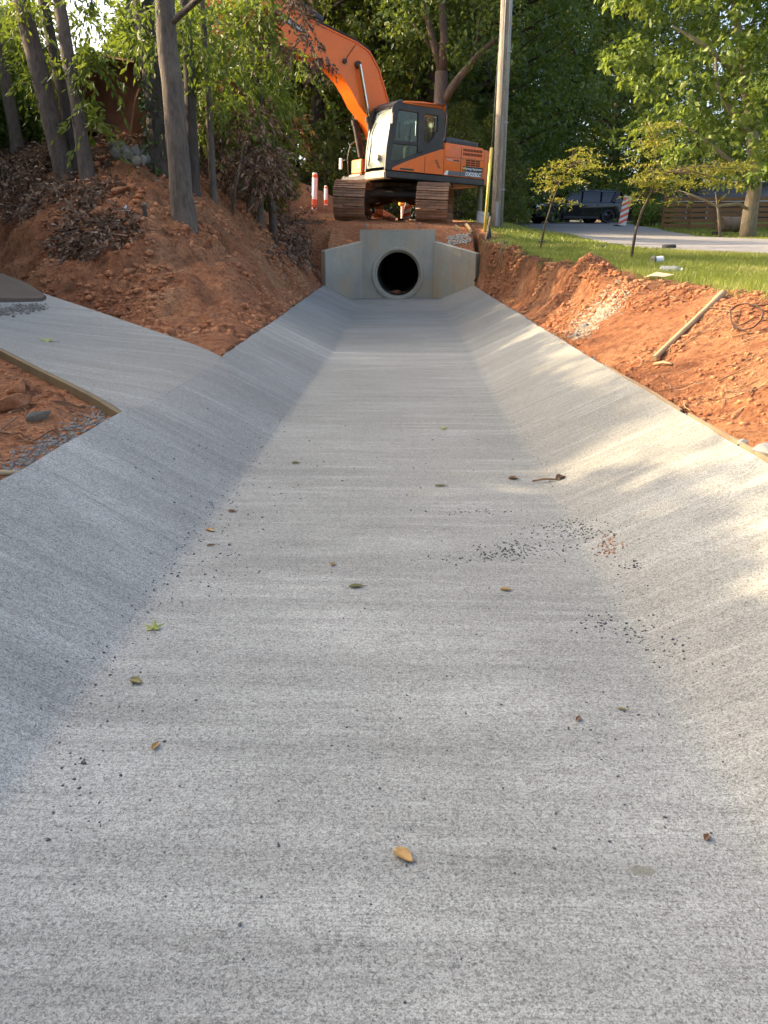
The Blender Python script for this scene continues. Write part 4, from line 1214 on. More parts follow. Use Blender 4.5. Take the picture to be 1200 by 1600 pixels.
for y0, y1 in (yl, (0.30, 0.37)):
    for k, (nm, P_) in enumerate(side.items()):
        e = 0.0012 * k
        mb.prism(P_, y0 + e, y1 - e * (1 if y0 > 1 else -1) * 0.5, bev=0.012)
mb.box(-0.43, -0.36, 0.33, 1.28, 1.14, 1.75, bev=0.01)                   # rear bulkhead
mb.box(-0.40, 1.10, 0.33, 1.28, 1.10, 1.16, bev=0.01)                    # floor
mb.prism([(0.98, 2.46), (0.88, 2.60), (0.80, 2.60), (0.86, 2.46)], 0.32, 1.29, bev=0.012)
cab = mb.build('cab', M['black'], ex, 30)
mb = MB(U); mb.prism([(0.74, 2.565), (0.70, 2.63), (0.2, 2.665), (-0.30, 2.655), (-0.43, 2.60), (-0.43, 2.47), (-0.40, 2.565)], 0.33, 1.295, bev=0.03, seg=2)
mb.build('roof', M['orange'], cab, 35)
mb = MB(U); mb.prism([(0.95, 2.52), (0.90, 2.60), (0.76, 2.655), (0.74, 2.57), (0.86, 2.545)], 0.36, 1.285, bev=0.012)
mb.build('roof_visor', M['charcoal'], cab, 35)
for P_, nm in (([(0.93, 2.41), (0.33, 2.43), (0.31, 1.78), (0.97, 1.78)], 'door_window'),
               ([(0.98, 1.71), (0.31, 1.72), (0.31, 1.55), (0.90, 1.33), (1.02, 1.40)], 'lower_window'),
               ([(0.14, 2.41), (-0.21, 2.40), (-0.21, 2.07), (-0.02, 1.81), (0.13, 1.82)], 'side_window')):
    for y0 in (1.262, 0.335):
        m2 = MB(U); m2.prism(P_, y0, y0 + 0.008); m2.build(nm, M['glass'], cab)
m2 = MB(U); m2.box(-0.405, -0.397, 0.42, 1.20, 1.80, 2.42); m2.build('rear_window', M['glass'], cab)
# windscreen: curved sheet across the front
mb = MB(U)
prof = [(1.150, 1.20), (1.155, 1.45), (1.13, 1.70), (1.08, 1.95), (1.01, 2.20), (0.94, 2.40), (0.90, 2.50)]
vs = []; fs = []
ny = 9
for x, z in prof:
    for j in range(ny):
        t = j / (ny - 1); vs.append((x + 0.045 * math.sin(math.pi * t), 0.37 + 0.875 * t, z))
for i in range(len(prof) - 1):
    for j in range(ny - 1): fs.append((i * ny + j, i * ny + j + 1, (i + 1) * ny + j + 1, (i + 1) * ny + j))
mb.add(vs, fs); mb.build('windscreen', M['sky_tint_glass'], cab, True)
mb = MB(U)
mb.tube([(1.205, 0.55, 1.25), (1.16, 0.62, 1.95), (1.08, 0.66, 2.2)], 0.012, 6); mb.build('wiper', M['rubber'], cab)
mb = MB(U); mb.cyl((1.23, 0.98, 1.42), 0.075, 0.05, 'x', 18); mb.build('front_light', M['chrome'], cab, 35)
mb = MB(U); mb.box(0.98, 1.18, 0.32, 1.29, 0.95, 1.128, bev=0.03); mb.build('front_bumper', M['cream'], cab)
mb = MB(U)
mb.box(-0.15, 0.35, 0.55, 1.02, 1.16, 1.55, bev=0.05); mb.box(-0.28, -0.10, 0.55, 1.02, 1.5, 2.20, bev=0.06); mb.box(-0.26, -0.14, 0.66, 0.90, 2.2, 2.36, bev=0.04)
mb.build('seat', M['charcoal'], cab)
mb = MB(U)
for yy in (0.48, 1.10): mb.box(-0.05, 0.55, yy - 0.07, yy + 0.07, 1.16, 1.70, bev=0.03); mb.tube([(0.45, yy, 1.7), (0.5, yy, 1.92)], 0.018, 6)
mb.box(0.85, 0.90, 0.40, 0.52, 1.75, 2.0, bev=0.01)
mb.build('console', M['charcoal'], cab)
for z in (1.85, 2.08):
    pass
m2 = MB(U); m2.tube([(0.86, 1.335, 1.84), (0.86, 1.36, 1.86), (0.86, 1.36, 2.12), (0.86, 1.335, 2.14)], 0.012, 6); m2.build('grab_handle', M['charcoal'], cab, True)
m2 = MB(U); m2.box(1.02, 1.07, 1.28, 1.40, 2.10, 2.34, bev=0.015); m2.tube([(0.98, 1.29, 2.3), (1.05, 1.33, 2.28)], 0.012, 6); m2.build('mirror', M['charcoal'], cab)
# -- engine house, counterweight
mb = MB(U)
mb.prism([(1.00, 1.142), (0.98, 1.20), (0.66, 1.34), (0.14, 1.53), (-0.36, 1.70), (-0.44, 1.70), (-0.44, 1.142)], 1.306, 1.325, bev=0.006)
mb.build('lower_side_panel', M['orange'], ex)
mb = MB(U)
mb.prism([(-0.45, 1.13), (-0.45, 1.83), (-0.50, 1.86), (-1.60, 1.83), (-1.66, 1.78), (-1.66, 1.13)], -1.28, 1.315, bev=0.022, seg=2)
hood = mb.build('engine_hood', M['orange'], ex, 35)
mb = MB(U)
mb.box(-0.956, -0.944, 1.3145, 1.3185, 1.15, 1.80); mb.build('panel_seam', M['decal_black'], hood)
mb = MB(U); mb.box(-1.64, -0.47, 1.3145, 1.3180, 1.545, 1.553); mb.build('panel_seam', M['decal_black'], hood)
mb = MB(U)
mb.box(0.094, 0.106, 1.324, 1.3275, 1.16, 1.50)
mb.build('panel_seam', M['decal_black'], hood)
mb = MB(U)
for r_, (z0, z1) in enumerate(((1.715, 1.775), (1.625, 1.685))):
    for k in range(13):
        x = -1.02 - k * 0.045
        mb.box(x - 0.013, x + 0.013, 1.3150, 1.3215, z0, z1, M=Matrix.Identity(4))
for r_ in range(3):
    for k in range(3):
        x = -1.17 - k * 0.15; mb.box(x - 0.065, x + 0.065, 1.3150, 1.3195, 1.40 + r_ * 0.05, 1.435 + r_ * 0.05)
mb.build('vent_grille', plain('vent_shadow', (0.10, 0.025, 0.008), 0.8), hood)
mb = MB(U)
for k in range(6): mb.box(-0.36 + k * 0.0 + 0.02 * k, -0.34 + 0.02 * k + 0.06, 1.3255, 1.3275, 1.28 + k * 0.03, 1.295 + k * 0.03)
mb.build('side_vent', M['decal_black'], hood)
mb = MB(U); mb.prism([(-0.60, 1.84), (-0.64, 1.99), (-0.72, 2.02), (-1.58, 1.96), (-1.62, 1.82)], 0.25, 1.12, bev=0.03, seg=2)
cover = mb.build('engine_cover', M['charcoal'], ex, 35)
mb = MB(U)
for k in range(14): mb.box(-0.80 - k * 0.055, -0.775 - k * 0.055, 1.119, 1.124, 1.86, 1.94)
mb.build('cover_slots', M['decal_black'], cover)
mb = MB(U)
cwp = [(-1.67, -1.29), (-1.67, 1.29), (-1.80, 1.28), (-1.96, 1.14), (-2.08, 0.82), (-2.14, 0.4), (-2.15, 0), (-2.14, -0.4), (-2.08, -0.82), (-1.96, -1.14), (-1.80, -1.28)]
mb.prism(cwp, 1.0, 1.80, axis='z', bev=0.05, seg=2)
mb.build('counterweight', M['orange2'], ex, 35)
# decals
mb = MB(U); mb.box(-1.63, -1.02, 1.3160, 1.3185, 1.28, 1.385); badge = mb.build('name_badge', M['decal_black'], hood)
mb = MB(U); mb.prism([(-0.50, 1.15), (-0.56, 1.25), (-0.95, 1.25), (-1.15, 1.28), (-1.62, 1.28), (-1.62, 1.15)], 1.3155, 1.3175); stripe = mb.build('model_stripe', M['decal_grey'], hood)
mb = MB(U); mb.prism([(-0.47, 1.15), (-0.53, 1.25), (-0.60, 1.25), (-0.58, 1.15)], 1.3160, 1.3182); mb.build('stripe_end', M['decal_white'], hood)
def side_text(txt, x, z, size, mat, par, yoff=1.3190, bold=0.0, shear=0.0):
    # reads left to right as seen from the machine's left side (towards -x)
    T = U @ Matrix(((-1, 0, 0, x), (0, 0, 1, yoff), (0, 1, 0, z), (0, 0, 0, 1)))
    return lettering('lettering', txt, size, T, mat, par, bold, shear)
side_text('Synergy Equipment', -1.09, 1.315, 0.066, M['decal_white'], badge, bold=0.001)
side_text('DX225LC', -1.10, 1.175, 0.115, M['decal_white'], stripe, bold=0.003, shear=0.2)
mb = MB(U); mb.cyl((-1.055, 1.3192, 1.335), 0.028, 0.002, 'y', 14); mb.build('emblem', M['decal_gold'], badge)
mb = MB(U); mb.box(-0.90, -0.52, 1.3160, 1.3180, 1.475, 1.50); mb.build('caution_strip', M['decal_black'], hood)
mb = MB(U); mb.box(-0.72, -0.53, 1.3182, 1.3195, 1.481, 1.494); mb.build('caution_print', M['decal_white'], hood)
mb = MB(U); mb.box(0.40, 0.78, 1.3265, 1.3280, 1.165, 1.205); mb.build('warning_plate', M['decal_black'], hood)
# handrail behind the cab
mb = MB(U); mb.tube([(-0.55, 0.75, 1.84), (-0.56, 0.75, 2.55), (-0.62, 0.75, 2.63), (-0.80, 0.75, 2.62), (-0.86, 0.75, 2.55), (-0.83, 0.75, 1.84)], 0.017, 8)
mb.tube([(-0.56, 0.75, 2.22), (-0.845, 0.75, 2.22)], 0.014, 8)
mb.build('handrail', M['charcoal'], ex, True)
mb = MB(U); mb.cyl((-0.62, 0.95, 1.92), 0.05, 0.14, 'z', 16); mb.build('beacon', M['white'], ex, 35)
# tool box and step on the far front corner
mb = MB(U); mb.box(0.42, 0.90, -0.92, -0.36, 1.16, 1.50, bev=0.03); tb = mb.build('tool_box', M['orange2'], ex)
mb = MB(U); mb.box(0.40, 0.98, -0.95, -0.34, 1.00, 1.15, bev=0.05); mb.build('step', M['cream'], tb)
mb = MB(U); mb.box(0.9005, 0.903, -0.56, -0.47, 1.30, 1.41); mb.build('hazard_sticker', M['decal_white'], tb)
mb = MB(U); mb.box(0.9035, 0.905, -0.55, -0.50, 1.31, 1.40); mb.build('hazard_symbol', M['decal_black'], tb)
mb = MB(U)
mb.tube([(0.95, -0.95, 1.05), (0.97, -0.98, 1.55), (0.92, -0.95, 1.85), (0.70, -0.90, 2.02), (0.45, -0.88, 2.00), (0.42, -0.88, 1.5)], 0.014, 8)
mb.tube([(0.97, -0.98, 1.5), (1.05, -1.15, 1.50)], 0.012, 6)
rail = mb.build('front_handrail', M['charcoal'], ex, True)
mb = MB(U); mb.box(1.03, 1.09, -1.24, -1.13, 1.28, 1.55, bev=0.02); mb.build('mirror', M['white'], rail)
# -- boom
bo = [(0.30, 1.55), (0.22, 1.85), (0.33, 2.35), (0.51, 2.74), (0.61, 3.0), (0.80, 3.41), (1.07, 3.74), (1.40, 3.88), (2.03, 4.02), (2.67, 4.17), (3.28, 4.39), (4.2, 4.80), (4.95, 5.12), (5.08, 5.02),
      (5.05, 4.86), (4.2, 4.22), (3.58, 3.70), (3.28, 3.61), (2.82, 3.48), (2.34, 3.38), (2.02, 3.29), (1.71, 3.07), (1.50, 2.83), (1.33, 2.58), (1.10, 2.38), (0.85, 2.05), (0.62, 1.70), (0.50, 1.52)]
mb = MB(U); mb.prism(bo, -0.30, 0.20, bev=0.018)
boom = mb.build('boom', M['orange'], ex)
# flange along the top and bottom edges, weld bosses
for seq, nm in ((bo[2:13], 'boom_flange'), (bo[15:27], 'boom_flange')):
    mb = MB(U)
    vs = []; fs = []
    for i, (x, z) in enumerate(seq):
        a = Vector(seq[max(0, i - 1)]); b_ = Vector(seq[min(len(seq) - 1, i + 1)]); t = (b_ - a).normalized(); n_ = Vector((-t.y, t.x))
        for yy, k in ((-0.325, 0.006), (0.225, 0.006), (0.225, -0.022), (-0.325, -0.022)): vs.append((x + n_.x * k, yy, z + n_.y * k))
    for i in range(len(seq) - 1):
        for k in range(4): fs.append((i * 4 + k, i * 4 + (k + 1) % 4, i * 4 + 4 + (k + 1) % 4, i * 4 + 4 + k))
    mb.add(vs, fs); mb.build(nm, M['orange'], boom, 40)
for (x, z, r_) in ((1.37, 3.42, 0.085), (1.72, 3.45, 0.05), (0.52, 1.75, 0.1)):
    mb = MB(U); mb.cyl((x, -0.05, z), r_, 0.60, 'y', 18); mb.build('pin', M['dark_steel'], boom, 35)
for y0 in (0.30, -0.40):
    mb = MB(U)
    mb.tube([(0.88, y0, 1.55), (1.08, y0, 2.32)], 0.085, 14); mb.tube([(1.065, y0, 2.26), (1.09, y0, 2.36)], 0.10, 14)
    cyl = mb.build('boom_cylinder', M['dark_steel'], boom, 35)
    mb = MB(U); mb.tube([(1.08, y0, 2.3), (1.37, y0, 3.42)], 0.042, 12); mb.build('rod', M['chrome'], cyl, 35)
# hoses and pipes along the top of the boom
for k in range(4):
    off = 0.05 + 0.012 * (k % 2); yy = -0.20 + 0.11 * k
    mb = MB(U); mb.tube([(x, yy, z + off) for x, z in bo[3:13]], 0.024, 6); mb.build('hydraulic_pipe', M['rubber'], boom, True)
mb = MB(U); mb.tube([(2.2, -0.05, 4.22), (4.4, -0.05, 5.12)], 0.10, 12); mb.tube([(4.3, -0.05, 5.08), (5.2, -0.05, 5.35)], 0.05, 10); mb.build('arm_cylinder', M['black'], boom, 35)
mb = MB(U); mb.prism([(2.62, 3.78), (2.66, 3.92), (3.5, 4.28), (3.46, 4.10)], 0.2005, 0.2035); bl = mb.build('boom_badge', M['decal_black'], boom)
an = math.atan2(4.10 - 3.78, 3.46 - 2.62)
T = U @ Matrix.Translation((3.40, 0.2045, 4.12)) @ Matrix(((-1, 0, 0, 0), (0, 0, 1, 0), (0, 1, 0, 0), (0, 0, 0, 1))) @ Matrix.Rotation(-an, 4, 'Z')
lettering('lettering', 'Synergy Equipment', 0.085, T, M['decal_white'], bl, 0.001)
mb = MB(U); mb.tube([(1.72, 0.222, 3.45), (1.60, 0.225, 3.62), (1.45, 0.225, 3.82)], 0.008, 5); mb.build('grease_line', M['rubber'], boom, True)
# -- arm and bucket, hanging behind the bank trees
mb = MB(U); mb.prism([(4.72, 5.30), (5.05, 5.45), (5.22, 5.0), (4.85, 3.0), (4.62, 2.62), (4.45, 2.70), (4.62, 4.2)], -0.22, 0.12, bev=0.015)
arm = mb.build('arm', M['orange'], ex)
mb = MB(U); mb.tube([(5.25, -0.05, 4.6), (4.95, -0.05, 3.3)], 0.06, 10); mb.build('bucket_cylinder', M['dark_steel'], arm, 35)
mb = MB(U); mb.prism([(4.75, 2.75), (4.45, 2.72), (4.0, 2.45), (3.75, 1.95), (3.85, 1.55), (4.05, 1.45), (4.2, 1.75), (4.7, 2.2)], -0.55, 0.45, bev=0.02)
bk = mb.build('bucket', M['dark_steel'], ex)
for k in range(5):
    m2 = MB(U); m2.box(4.0, 4.10, -0.52 + k * 0.22, -0.44 + k * 0.22, 1.28, 1.5, bev=0.01); m2.build('bucket_tooth', M['mud_steel'], bk)

# ------------------------------------------------------------------ rusty loader bucket on the bank
M['rust'] = plain('rusty_brown_steel', (0.21, 0.082, 0.034), 0.85, 0.1, dirt=(0.10, 0.04, 0.02), amt=0.9, scale=2.2, bump=0.35, lo=0.38, hi=0.62)
M['rustdark'] = plain('dark_rust', (0.055, 0.030, 0.020), 0.8, 0.2, dirt=(0.14, 0.06, 0.03), amt=0.6, scale=3, bump=0.3)
bp = at(184, 212, 13.0)
bk = empty('loader_bucket', bp, (R(0), R(13), R(-26)), 'big rusty brown earthmoving bucket tipped above the rubble', 'bucket')
pr = [(0.0, 0.02), (0.55, 0.00), (0.80, 0.16), (0.95, 0.5), (0.92, 0.9), (0.72, 1.25), (0.45, 1.42)]   # (depth, height) of the curved shell
mb = MB()
def shell(prf, x0, x1, th):
    vs = []; fs = []
    n_ = len(prf)
    for xx in (x0, x1):
        for i, (d, z) in enumerate(prf):
            a = Vector(prf[max(0, i - 1)]); b_ = Vector(prf[min(n_ - 1, i + 1)]); t = (b_ - a).normalized()
            vs.append((xx, d, z)); vs.append((xx, d + t.y * th, z - t.x * th))
    for i in range(n_ - 1):
        a = 2 * i; b_ = 2 * n_ + 2 * i
        fs += [(a, a + 2, b_ + 2, b_), (a + 1, b_ + 1, b_ + 3, a + 3)]
        fs += [(a, a + 1, a + 3, a + 2), (b_, b_ + 2, b_ + 3, b_ + 1)]
    fs += [(0, 2 * n_, 2 * n_ + 1, 1), (2 * n_ - 2, 2 * n_ - 1, 4 * n_ - 1, 4 * n_ - 2)]
    return vs, fs
fine = [(p.x, p.y) for p in spl(pr, 4)]
mb.add(*shell(fine, -1.55, 0.30, 0.04)); mb.build('shell', M['rust'], bk, 40)
for x0 in (0.262, -1.59):
    mb = MB(); mb.prism([(0.02, 0.03), (0.10, 0.75), (0.30, 1.25), (0.45, 1.42)] + fine[::-1][1:-1], x0, x0 + 0.04, axis='x'); mb.build('side_plate', M['rust'], bk)
mb = MB(); mb.box(-1.62, 0.36, -0.22, 0.12, -0.03, 0.015, bev=0.008); mb.build('cutting_edge', M['rustdark'], bk)
mb = MB(); mb.box(-1.55, 0.28, 0.05, 0.60, -0.16, -0.03, bev=0.02); mb.build('wear_plate', M['rustdark'], bk)
bk.scale = (0.82, 0.8, 0.74)
# rubble below it
M['rubble'] = plain('grey_rubble', (0.21, 0.185, 0.145), 0.95, spec=0.1, dirt=(0.09, 0.09, 0.08), amt=0.7, scale=5, bump=0.5)
def rock_mesh(seed, n=16, flat=0.8):
    g = np.random.default_rng(seed)
    bm = bmesh.new()
    for k in range(n):
        q = g.normal(size=3); q /= np.linalg.norm(q); q *= g.uniform(0.75, 1.05)
        bm.verts.new((q[0], q[1], q[2] * flat))
    bmesh.ops.convex_hull(bm, input=list(bm.verts))
    for v in [v for v in bm.verts if not v.link_faces]: bm.verts.remove(v)
    bmesh.ops.bevel(bm, geom=list(bm.edges), offset=0.06, segments=1, affect='EDGES')
    me = bpy.data.meshes.new('rock'); bm.to_mesh(me); bm.free()
    return me
ROCKS = [rock_mesh(300 + k) for k in range(5)]
for r_ in ROCKS: r_.materials.append(M['rubble'])
g = np.random.default_rng(41)
for i in range(30):
    px = g.uniform(172, 244); py = 242 + (px - 176) * 0.16 + g.uniform(-12, 10)
    p = hit(px, py); p = p if p.y < 15 else at(px, py, 13.0)
    o = bpy.data.objects.new('rubble_stone', ROCKS[i % 5]); COL.objects.link(o)
    s = g.uniform(0.05, 0.11)
    o.location = p + Vector((0, 0, 0.04)); o.scale = (s * g.uniform(0.9, 1.5), s, s); o.rotation_euler = tuple(g.uniform(0, 6, 3))
    tag(o, 'grey angular rubble stone in the heap under the rusty bucket', 'stone', 'rubble stones under the bucket')
# ------------------------------------------------------------------ parked car
M['carpaint'] = plain('black_car_paint', (0.012, 0.012, 0.014), 0.16, var=0.02, dirt=(0.05, 0.045, 0.04), amt=0.25, scale=1.5)
M['carglass'] = plain('tinted_car_glass', (0.012, 0.014, 0.016), 0.05, var=0.02)
M['tyre'] = plain('tyre_rubber', (0.022, 0.021, 0.020), 0.8)
M['rim'] = plain('dark_alloy', (0.05, 0.05, 0.052), 0.3, 0.8)
M['lamp'] = plain('headlamp_glass', (0.72, 0.74, 0.76), 0.12)
M['plate'] = plain('plate_white', (0.75, 0.76, 0.78), 0.4)
cp = at(893, 354, 41.5); cp.z = gz(cp.x, cp.y) + 0.07
car = empty('parked_car', cp, (0, 0, R(180 + 17)), 'black sport utility car parked at the end of the driveway', 'car')
car.scale = (1, 1, 0.86)
W = 0.96
def arch(cx, r, n=9):
    return [(cx + r * math.cos(math.pi * k / (n - 1)), 0.26 + (r + 0.06) * math.sin(math.pi * k / (n - 1))) for k in range(n)]
low = [(2.44, 0.26), (2.48, 0.42), (2.50, 0.60), (2.48, 0.86), (2.38, 1.00), (1.15, 1.10), (-2.30, 1.12), (-2.46, 1.02), (-2.50, 0.70), (-2.44, 0.30)]
rear_a = arch(-1.45, 0.44)[::-1]; front_a = arch(1.48, 0.44)[::-1]
poly = low + [(-1.92, 0.30)] + [(x, z) for x, z in rear_a] + [(-0.98, 0.28), (1.0, 0.28)] + [(x, z) for x, z in front_a] + [(1.96, 0.32)]
poly = low + rear_a + front_a
mb = MB(); mb.prism(poly, -W, W, bev=0.045, seg=2); body = mb.build('body', M['carpaint'], car, 35)
# greenhouse: loft between belt line and roof
belt = [(1.22, 1.09), (0.95, 1.10), (-2.25, 1.11), (-2.36, 1.10)]
def loft(mb, rings):
    n = len(rings[0]); vs = [p for r in rings for p in r]; fs = []
    for i in range(len(rings) - 1):
        for k in range(n): fs.append((i * n + k, i * n + (k + 1) % n, (i + 1) * n + (k + 1) % n, (i + 1) * n + k))
    fs.append(tuple(range(n))[::-1]); fs.append(tuple((len(rings) - 1) * n + k for k in range(n)))
    mb.add(vs, fs)
def ring(x0, x1, hw, z): return [(x1, -hw, z), (x1, hw, z), (x0, hw, z), (x0, -hw, z)]
mb = MB(); loft(mb, [ring(-2.36, 1.20, 0.90, 1.08), ring(-2.25, 0.72, 0.83, 1.42), ring(-2.10, 0.35, 0.76, 1.66)]); cabin = mb.build('cabin_glass', M['carglass'], car)
mb = MB(); mb.prism([(0.42, 1.645), (0.36, 1.69), (-0.3, 1.755), (-1.5, 1.76), (-2.15, 1.70), (-2.20, 1.64)], -0.775, 0.775, bev=0.03, seg=2); mb.build('roof', M['carpaint'], car, 35)
for s in (-1, 1):
    for (a, b, wd) in (((1.19, 1.09), (0.36, 1.66), 0.05), ((0.02, 1.10), (-0.08, 1.66), 0.05), ((-1.02, 1.10), (-1.10, 1.66), 0.05), ((-1.70, 1.10), (-2.00, 1.66), 0.14), ((-2.32, 1.10), (-2.14, 1.66), 0.05)):
        y0 = s * 0.905; y1 = s * 0.785
        mb = MB(); mb.tube([(a[0], y0, a[1]), ((a[0] + b[0]) / 2, (y0 + y1) / 2 + s * 0.012, (a[1] + b[1]) / 2), (b[0], y1, b[1])], wd, 4); mb.build('pillar', M['carpaint'], cabin)
    mb = MB(); mb.tube([(0.1, s * 0.70, 1.77), (0.0, s * 0.70, 1.80), (-1.9, s * 0.70, 1.80), (-2.0, s * 0.70, 1.75)], 0.018, 6); mb.build('roof_rail', M['carpaint'], car, True)
    mb = MB(); mb.box(0.78, 0.95, min(s * 0.93, s * 1.10), max(s * 0.93, s * 1.10), 1.05, 1.20, bev=0.03); mb.build('mirror', M['carpaint'], car)
    mb = MB(); mb.prism([(2.475, 0.78), (2.44, 0.93), (2.12, 0.97), (2.08, 0.86)], min(s * 0.62, s * 0.965), max(s * 0.62, s * 0.965), bev=0.01); mb.build('headlight', M['lamp'], car)
    mb = MB(); mb.box(-2.49, -2.30, min(s * 0.70, s * 0.965), max(s * 0.70, s * 0.965), 0.80, 1.0, bev=0.02); mb.build('tail_light', plain('tail_lamp', (0.35, 0.02, 0.02), 0.2), car)
    for x in (0.25, -0.85):
        mb = MB(); mb.box(x - 0.10, x + 0.10, min(s * 0.955, s * 0.985), max(s * 0.955, s * 0.985), 0.93, 0.965, bev=0.008); mb.build('door_handle', M['carpaint'], car)
    for x in (1.12, -0.02, -1.08):
        mb = MB(); mb.box(x - 0.006, x + 0.006, min(s * 0.955, s * 0.9625), max(s * 0.955, s * 0.9625), 0.42, 1.07); mb.build('door_gap', M['decal_black'], body)
    mb = MB(); mb.box(-0.95, 0.98, min(s * 0.92, s * 0.985), max(s * 0.92, s * 0.985), 0.22, 0.34, bev=0.02); mb.build('sill', M['rubber'], car)
    for x in (1.48, -1.45):
        mb = MB(); Tt = Matrix.Translation((x, s * 0.84, 0.37)) @ Matrix.Rotation(R(90), 4, 'X')
        mb.lathe([(0.25, -0.11), (0.35, -0.12), (0.375, -0.09), (0.375, 0.09), (0.35, 0.12), (0.25, 0.11)], 28, Tt); wh = mb.build('wheel', M['tyre'], car, 35)
        mb = MB(); mb.lathe([(0.25, -0.10), (0.24, 0.02), (0.20, 0.05), (0.0001, 0.03)], 28, Tt)
        for k in range(5):
            a = k * 2 * math.pi / 5; mb.tube([(x + 0.05 * math.cos(a), s * 0.955, 0.37 + 0.05 * math.sin(a)), (x + 0.23 * math.cos(a), s * 0.95, 0.37 + 0.23 * math.sin(a))], 0.028, 4)
        mb.build('rim', M['rim'], wh)
mb = MB(); mb.box(2.475, 2.515, -0.60, 0.60, 0.62, 0.86, bev=0.02); gr_ = mb.build('grille', M['rubber'], car)
mb = MB(); mb.box(2.516, 2.524, -0.17, 0.17, 0.52, 0.62); mb.build('number_plate', M['plate'], car)
mb = MB(); mb.box(2.47, 2.52, -0.75, 0.75, 0.42, 0.50, bev=0.01); mb.build('bumper_trim', M['rim'], car)

# ------------------------------------------------------------------ house behind the fence
M['shingle'] = plain('dark_shingle', (0.085, 0.083, 0.085), 0.9, dirt=(0.14, 0.135, 0.13), amt=0.6, scale=1.5, bump=0.3)
M['housewall'] = plain('brown_house_wall', (0.20, 0.13, 0.09), 0.85, dirt=(0.12, 0.08, 0.06), amt=0.5, scale=1.5)
M['fascia'] = plain('pale_fascia', (0.55, 0.53, 0.49), 0.6)
M['pane'] = plain('house_window_pane', (0.03, 0.035, 0.04), 0.06)
hp = Vector((20.5, 52.0, 1.9))
house = empty('house', hp, (0, 0, R(-4)), 'low house with dark shingled roof behind the slatted fence', 'house')
mb = MB(); mb.box(-8.0, 9.0, 0.3, 8.3, -0.6, 2.05); mb.build('wall', M['housewall'], house)
mb = MB(); mb.prism([(-0.35, 1.95), (-0.35, 2.07), (4.2, 3.35), (8.8, 2.07), (8.8, 1.95), (4.2, 3.2)], -8.6, 9.6, axis='x'); roof = mb.build('roof', M['shingle'], house)
mb = MB(); mb.box(-8.62, 9.62, -0.40, -0.352, 1.90, 2.085); mb.build('fascia', M['fascia'], roof)
for x in (-6.3, -2.5, 1.8, 6.0):
    mb = MB(); mb.box(x - 0.65, x + 0.65, 0.255, 0.298, 0.75, 1.75); wf = mb.build('window', M['fascia'], house)
    mb = MB(); mb.box(x - 0.57, x + 0.57, 0.235, 0.254, 0.83, 1.67); mb.build('pane', M['pane'], wf)

# ------------------------------------------------------------------ slatted fence
M['fencewood'] = plain('stained_fence_wood', (0.22, 0.115, 0.045), 0.8, dirt=(0.10, 0.055, 0.03), amt=0.7, scale=4, bump=0.2)
fa = at(1034, 364, 32.5); fb = Vector((17.6, 31.0, 0))
fence = empty('slatted_fence', (fa.x, fa.y, gz(fa.x, fa.y)), label='brown timber fence of horizontal slats between posts', cat='fence')
nb = 8
slat = MB(); slat.box(-0.5, 0.5, -0.012, 0.012, -0.066, 0.066)
slat_me = bpy.data.meshes.new('slat'); slat_me.from_pydata(slat.v, [], slat.f); slat_me.materials.append(M['fencewood'])
gF = np.random.default_rng(17)
P0 = Vector((fa.x, fa.y, 0)); P1 = fb
dv = (P1 - P0); L_ = dv.length; az = math.atan2(dv.y, dv.x)
for k in range(nb + 1):
    p = P0 + dv * (k / nb); z = gz(p.x, p.y)
    mb = MB(); mb.box(-0.06, 0.06, -0.06, 0.06, -0.1, 1.22, M=Matrix.Translation(Vector((p.x, p.y, z)) - fence.location) @ Matrix.Rotation(az, 4, 'Z'), bev=0.008)
    mb.build('post', M['fencewood'], fence)
for k in range(nb):
    p = P0 + dv * ((k + 0.5) / nb); z = gz(p.x, p.y)
    for j in range(6):
        o = bpy.data.objects.new('slat', slat_me); COL.objects.link(o); o.parent = fence
        o.location = Vector((p.x, p.y, z + 0.14 + j * 0.19)) - fence.location + Vector((0.075 * math.sin(az), -0.075 * math.cos(az), 0))
        o.rotation_euler = (0, gF.normal() * 0.006, az); o.scale = (L_ / nb * 0.99, 1, 1)
# drum lying by the fence
dp = at(1142, 366, 29.5); dp.z = gz(dp.x, dp.y)
M['drumrust'] = plain('weathered_drum', (0.20, 0.13, 0.075), 0.75, dirt=(0.09, 0.06, 0.04), amt=0.7, scale=4)
dr = empty('drum', dp, (0, 0, R(12)), 'brown drum lying on its side before the slatted fence', 'drum')
mb = MB(); mb.lathe([(0.0001, -0.48), (0.25, -0.48), (0.27, -0.46), (0.26, -0.2), (0.275, -0.16), (0.26, -0.12), (0.26, 0.12), (0.275, 0.16), (0.26, 0.2), (0.27, 0.46), (0.25, 0.48), (0.0001, 0.48)], 24, Matrix.Translation((0, 0, 0.265)) @ Matrix.Rotation(R(90), 4, 'Y'))
mb.build('barrel', M['drumrust'], dr, 35)
mb = MB(); mb.cyl((-0.485, 0.1, 0.36), 0.03, 0.02, 'x', 10); mb.build('bung', M['dark_steel'], dr)

